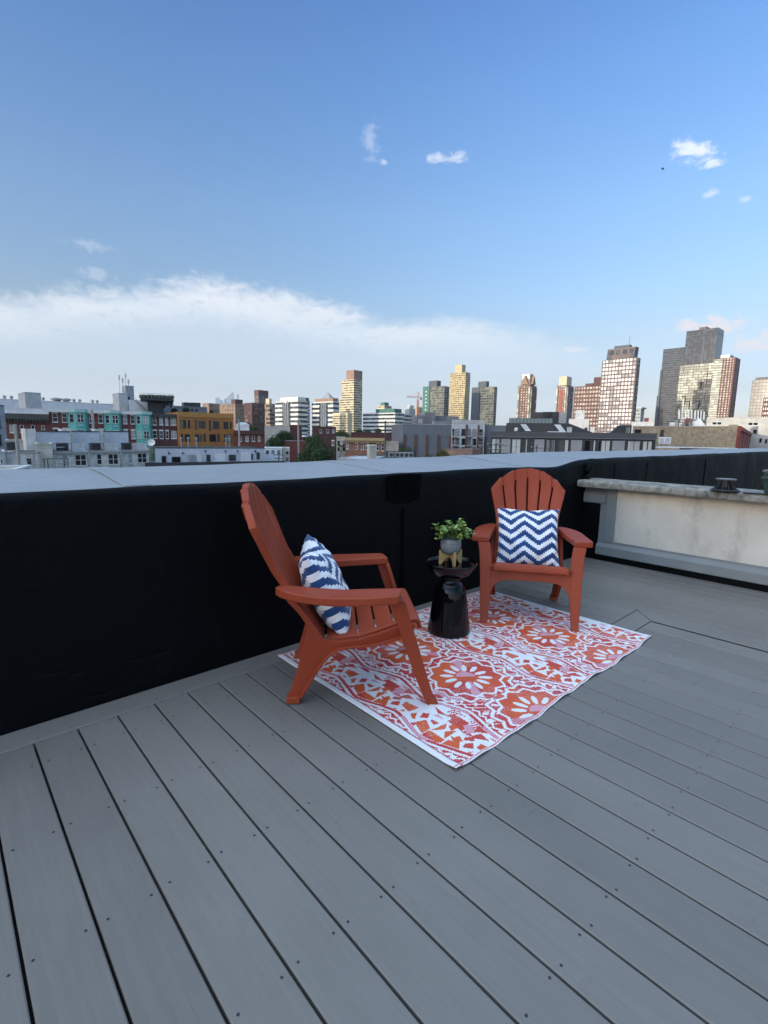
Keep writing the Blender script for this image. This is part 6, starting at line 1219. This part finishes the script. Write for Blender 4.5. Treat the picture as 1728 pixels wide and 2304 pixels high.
def puff(a0, e0, ra, re, amt, col=(3.2, 3.35, 3.6), sl=0.):
    global sky
    x = mathn(nt, 'DIVIDE', mathn(nt, 'SUBTRACT', az, a0), ra); y = mathn(nt, 'DIVIDE', mathn(nt, 'SUBTRACT', el, e0), re)
    y = mathn(nt, 'ADD', y, mathn(nt, 'MULTIPLY', x, sl))
    d = mathn(nt, 'SQRT', mathn(nt, 'ADD', mathn(nt, 'MULTIPLY', x, x), mathn(nt, 'MULTIPLY', y, y)))
    d = mathn(nt, 'ADD', d, mathn(nt, 'MULTIPLY', mathn(nt, 'SUBTRACT', nB.outputs['Fac'], .5), 3.4))
    k = mathn(nt, 'MULTIPLY', mathn(nt, 'SUBTRACT', 1., smooth(nt, d, .15, 1.15)), amt); sky = mixc(k, sky, col)
puff(48.2, 26.75, 2.4, .42, .42); puff(49.8, 27.1, 1.2, .35, .38); puff(47.4, 27.0, 1.4, .3, .25); puff(40.5, 28.2, 1.1, 1.6, .26); puff(71.6, 24.8, 1.9, .9, .85, (3.2, 3.35, 3.6), .5); puff(73.5, 23.5, .7, .4, .7)
puff(73.5, 21.4, .7, .35, .45); puff(76.2, 20.5, .6, .3, .4); puff(62.8, 9.25, 1.3, .38, .62, (2.9, 2.95, 3.15)); puff(74.4, 10.6, 3.4, 1.0, .85, (2.95, 2.75, 2.85)); puff(78.5, 8.9, 3.6, .9, .75, (2.9, 2.75, 2.85))
puff(13.6, 14.6, 1.6, .6, .22); puff(13.2, 16.9, 2.2, .5, .2); puff(42., 26.6, .5, .3, .4)
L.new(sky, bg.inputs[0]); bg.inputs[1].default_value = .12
sd = bpy.data.lights.new('sun', 'SUN'); sd.energy = 2.2; sd.angle = R(.53); sd.color = (1., .89, .71)
so = bpy.data.objects.new('sun', sd); COL.objects.link(so)
sdir = Vector((math.sin(R(SUN_AZ))*math.cos(R(SUN_EL)), math.cos(R(SUN_AZ))*math.cos(R(SUN_EL)), math.sin(R(SUN_EL))))
so.rotation_euler = sdir.to_track_quat('Z', 'Y').to_euler(); so.location = (-30, -10, 60)
S.view_settings.view_transform = 'Standard'; S.view_settings.look = 'None'; S.view_settings.gamma = 1; S.view_settings.use_curve_mapping = False
S.view_settings.exposure = 1.35
S.cycles.use_denoising = True; S.cycles.max_bounces = 6; S.cycles.diffuse_bounces = 3; S.cycles.glossy_bounces = 3; S.cycles.transparent_max_bounces = 4
S.cycles.sample_clamp_indirect = 6

# ------------------------------------------------------------------ ground, unseen western ridge added to shade the deck and low town

b = MB(); n = 48
for i in range(n):
    for j in range(n): pass
b.add([(-9000, -9000, GZ), (9000, -9000, GZ), (9000, 9000, GZ), (-9000, 9000, GZ)], [(0, 1, 2, 3)])
tag(b.build('ground', mat('city ground', (.09, .09, .085), .9, .4, .02)), kind='structure')
b = MB(); loops = []
for i in range(81):
    y = -1500+3000*i/80; h = 71+2.5*math.sin(i*.7)+2*math.sin(i*1.9+1)+1*math.sin(i*3.7)
    h *= min(1, (i+1)/8, (81-i)/8)
    loops.append([(-900, y, GZ-5), (-760, y, GZ+h*.8), (-640, y, GZ+h), (-560, y, GZ+h*.97), (-520, y, GZ+h*.5), (-470, y, GZ-5)])
b.loft(loops); tag(b.build('sun_blocking_ridge', mat('added ridge', (.05, .06, .03), .95, .4, .03), smooth=180), kind='structure')
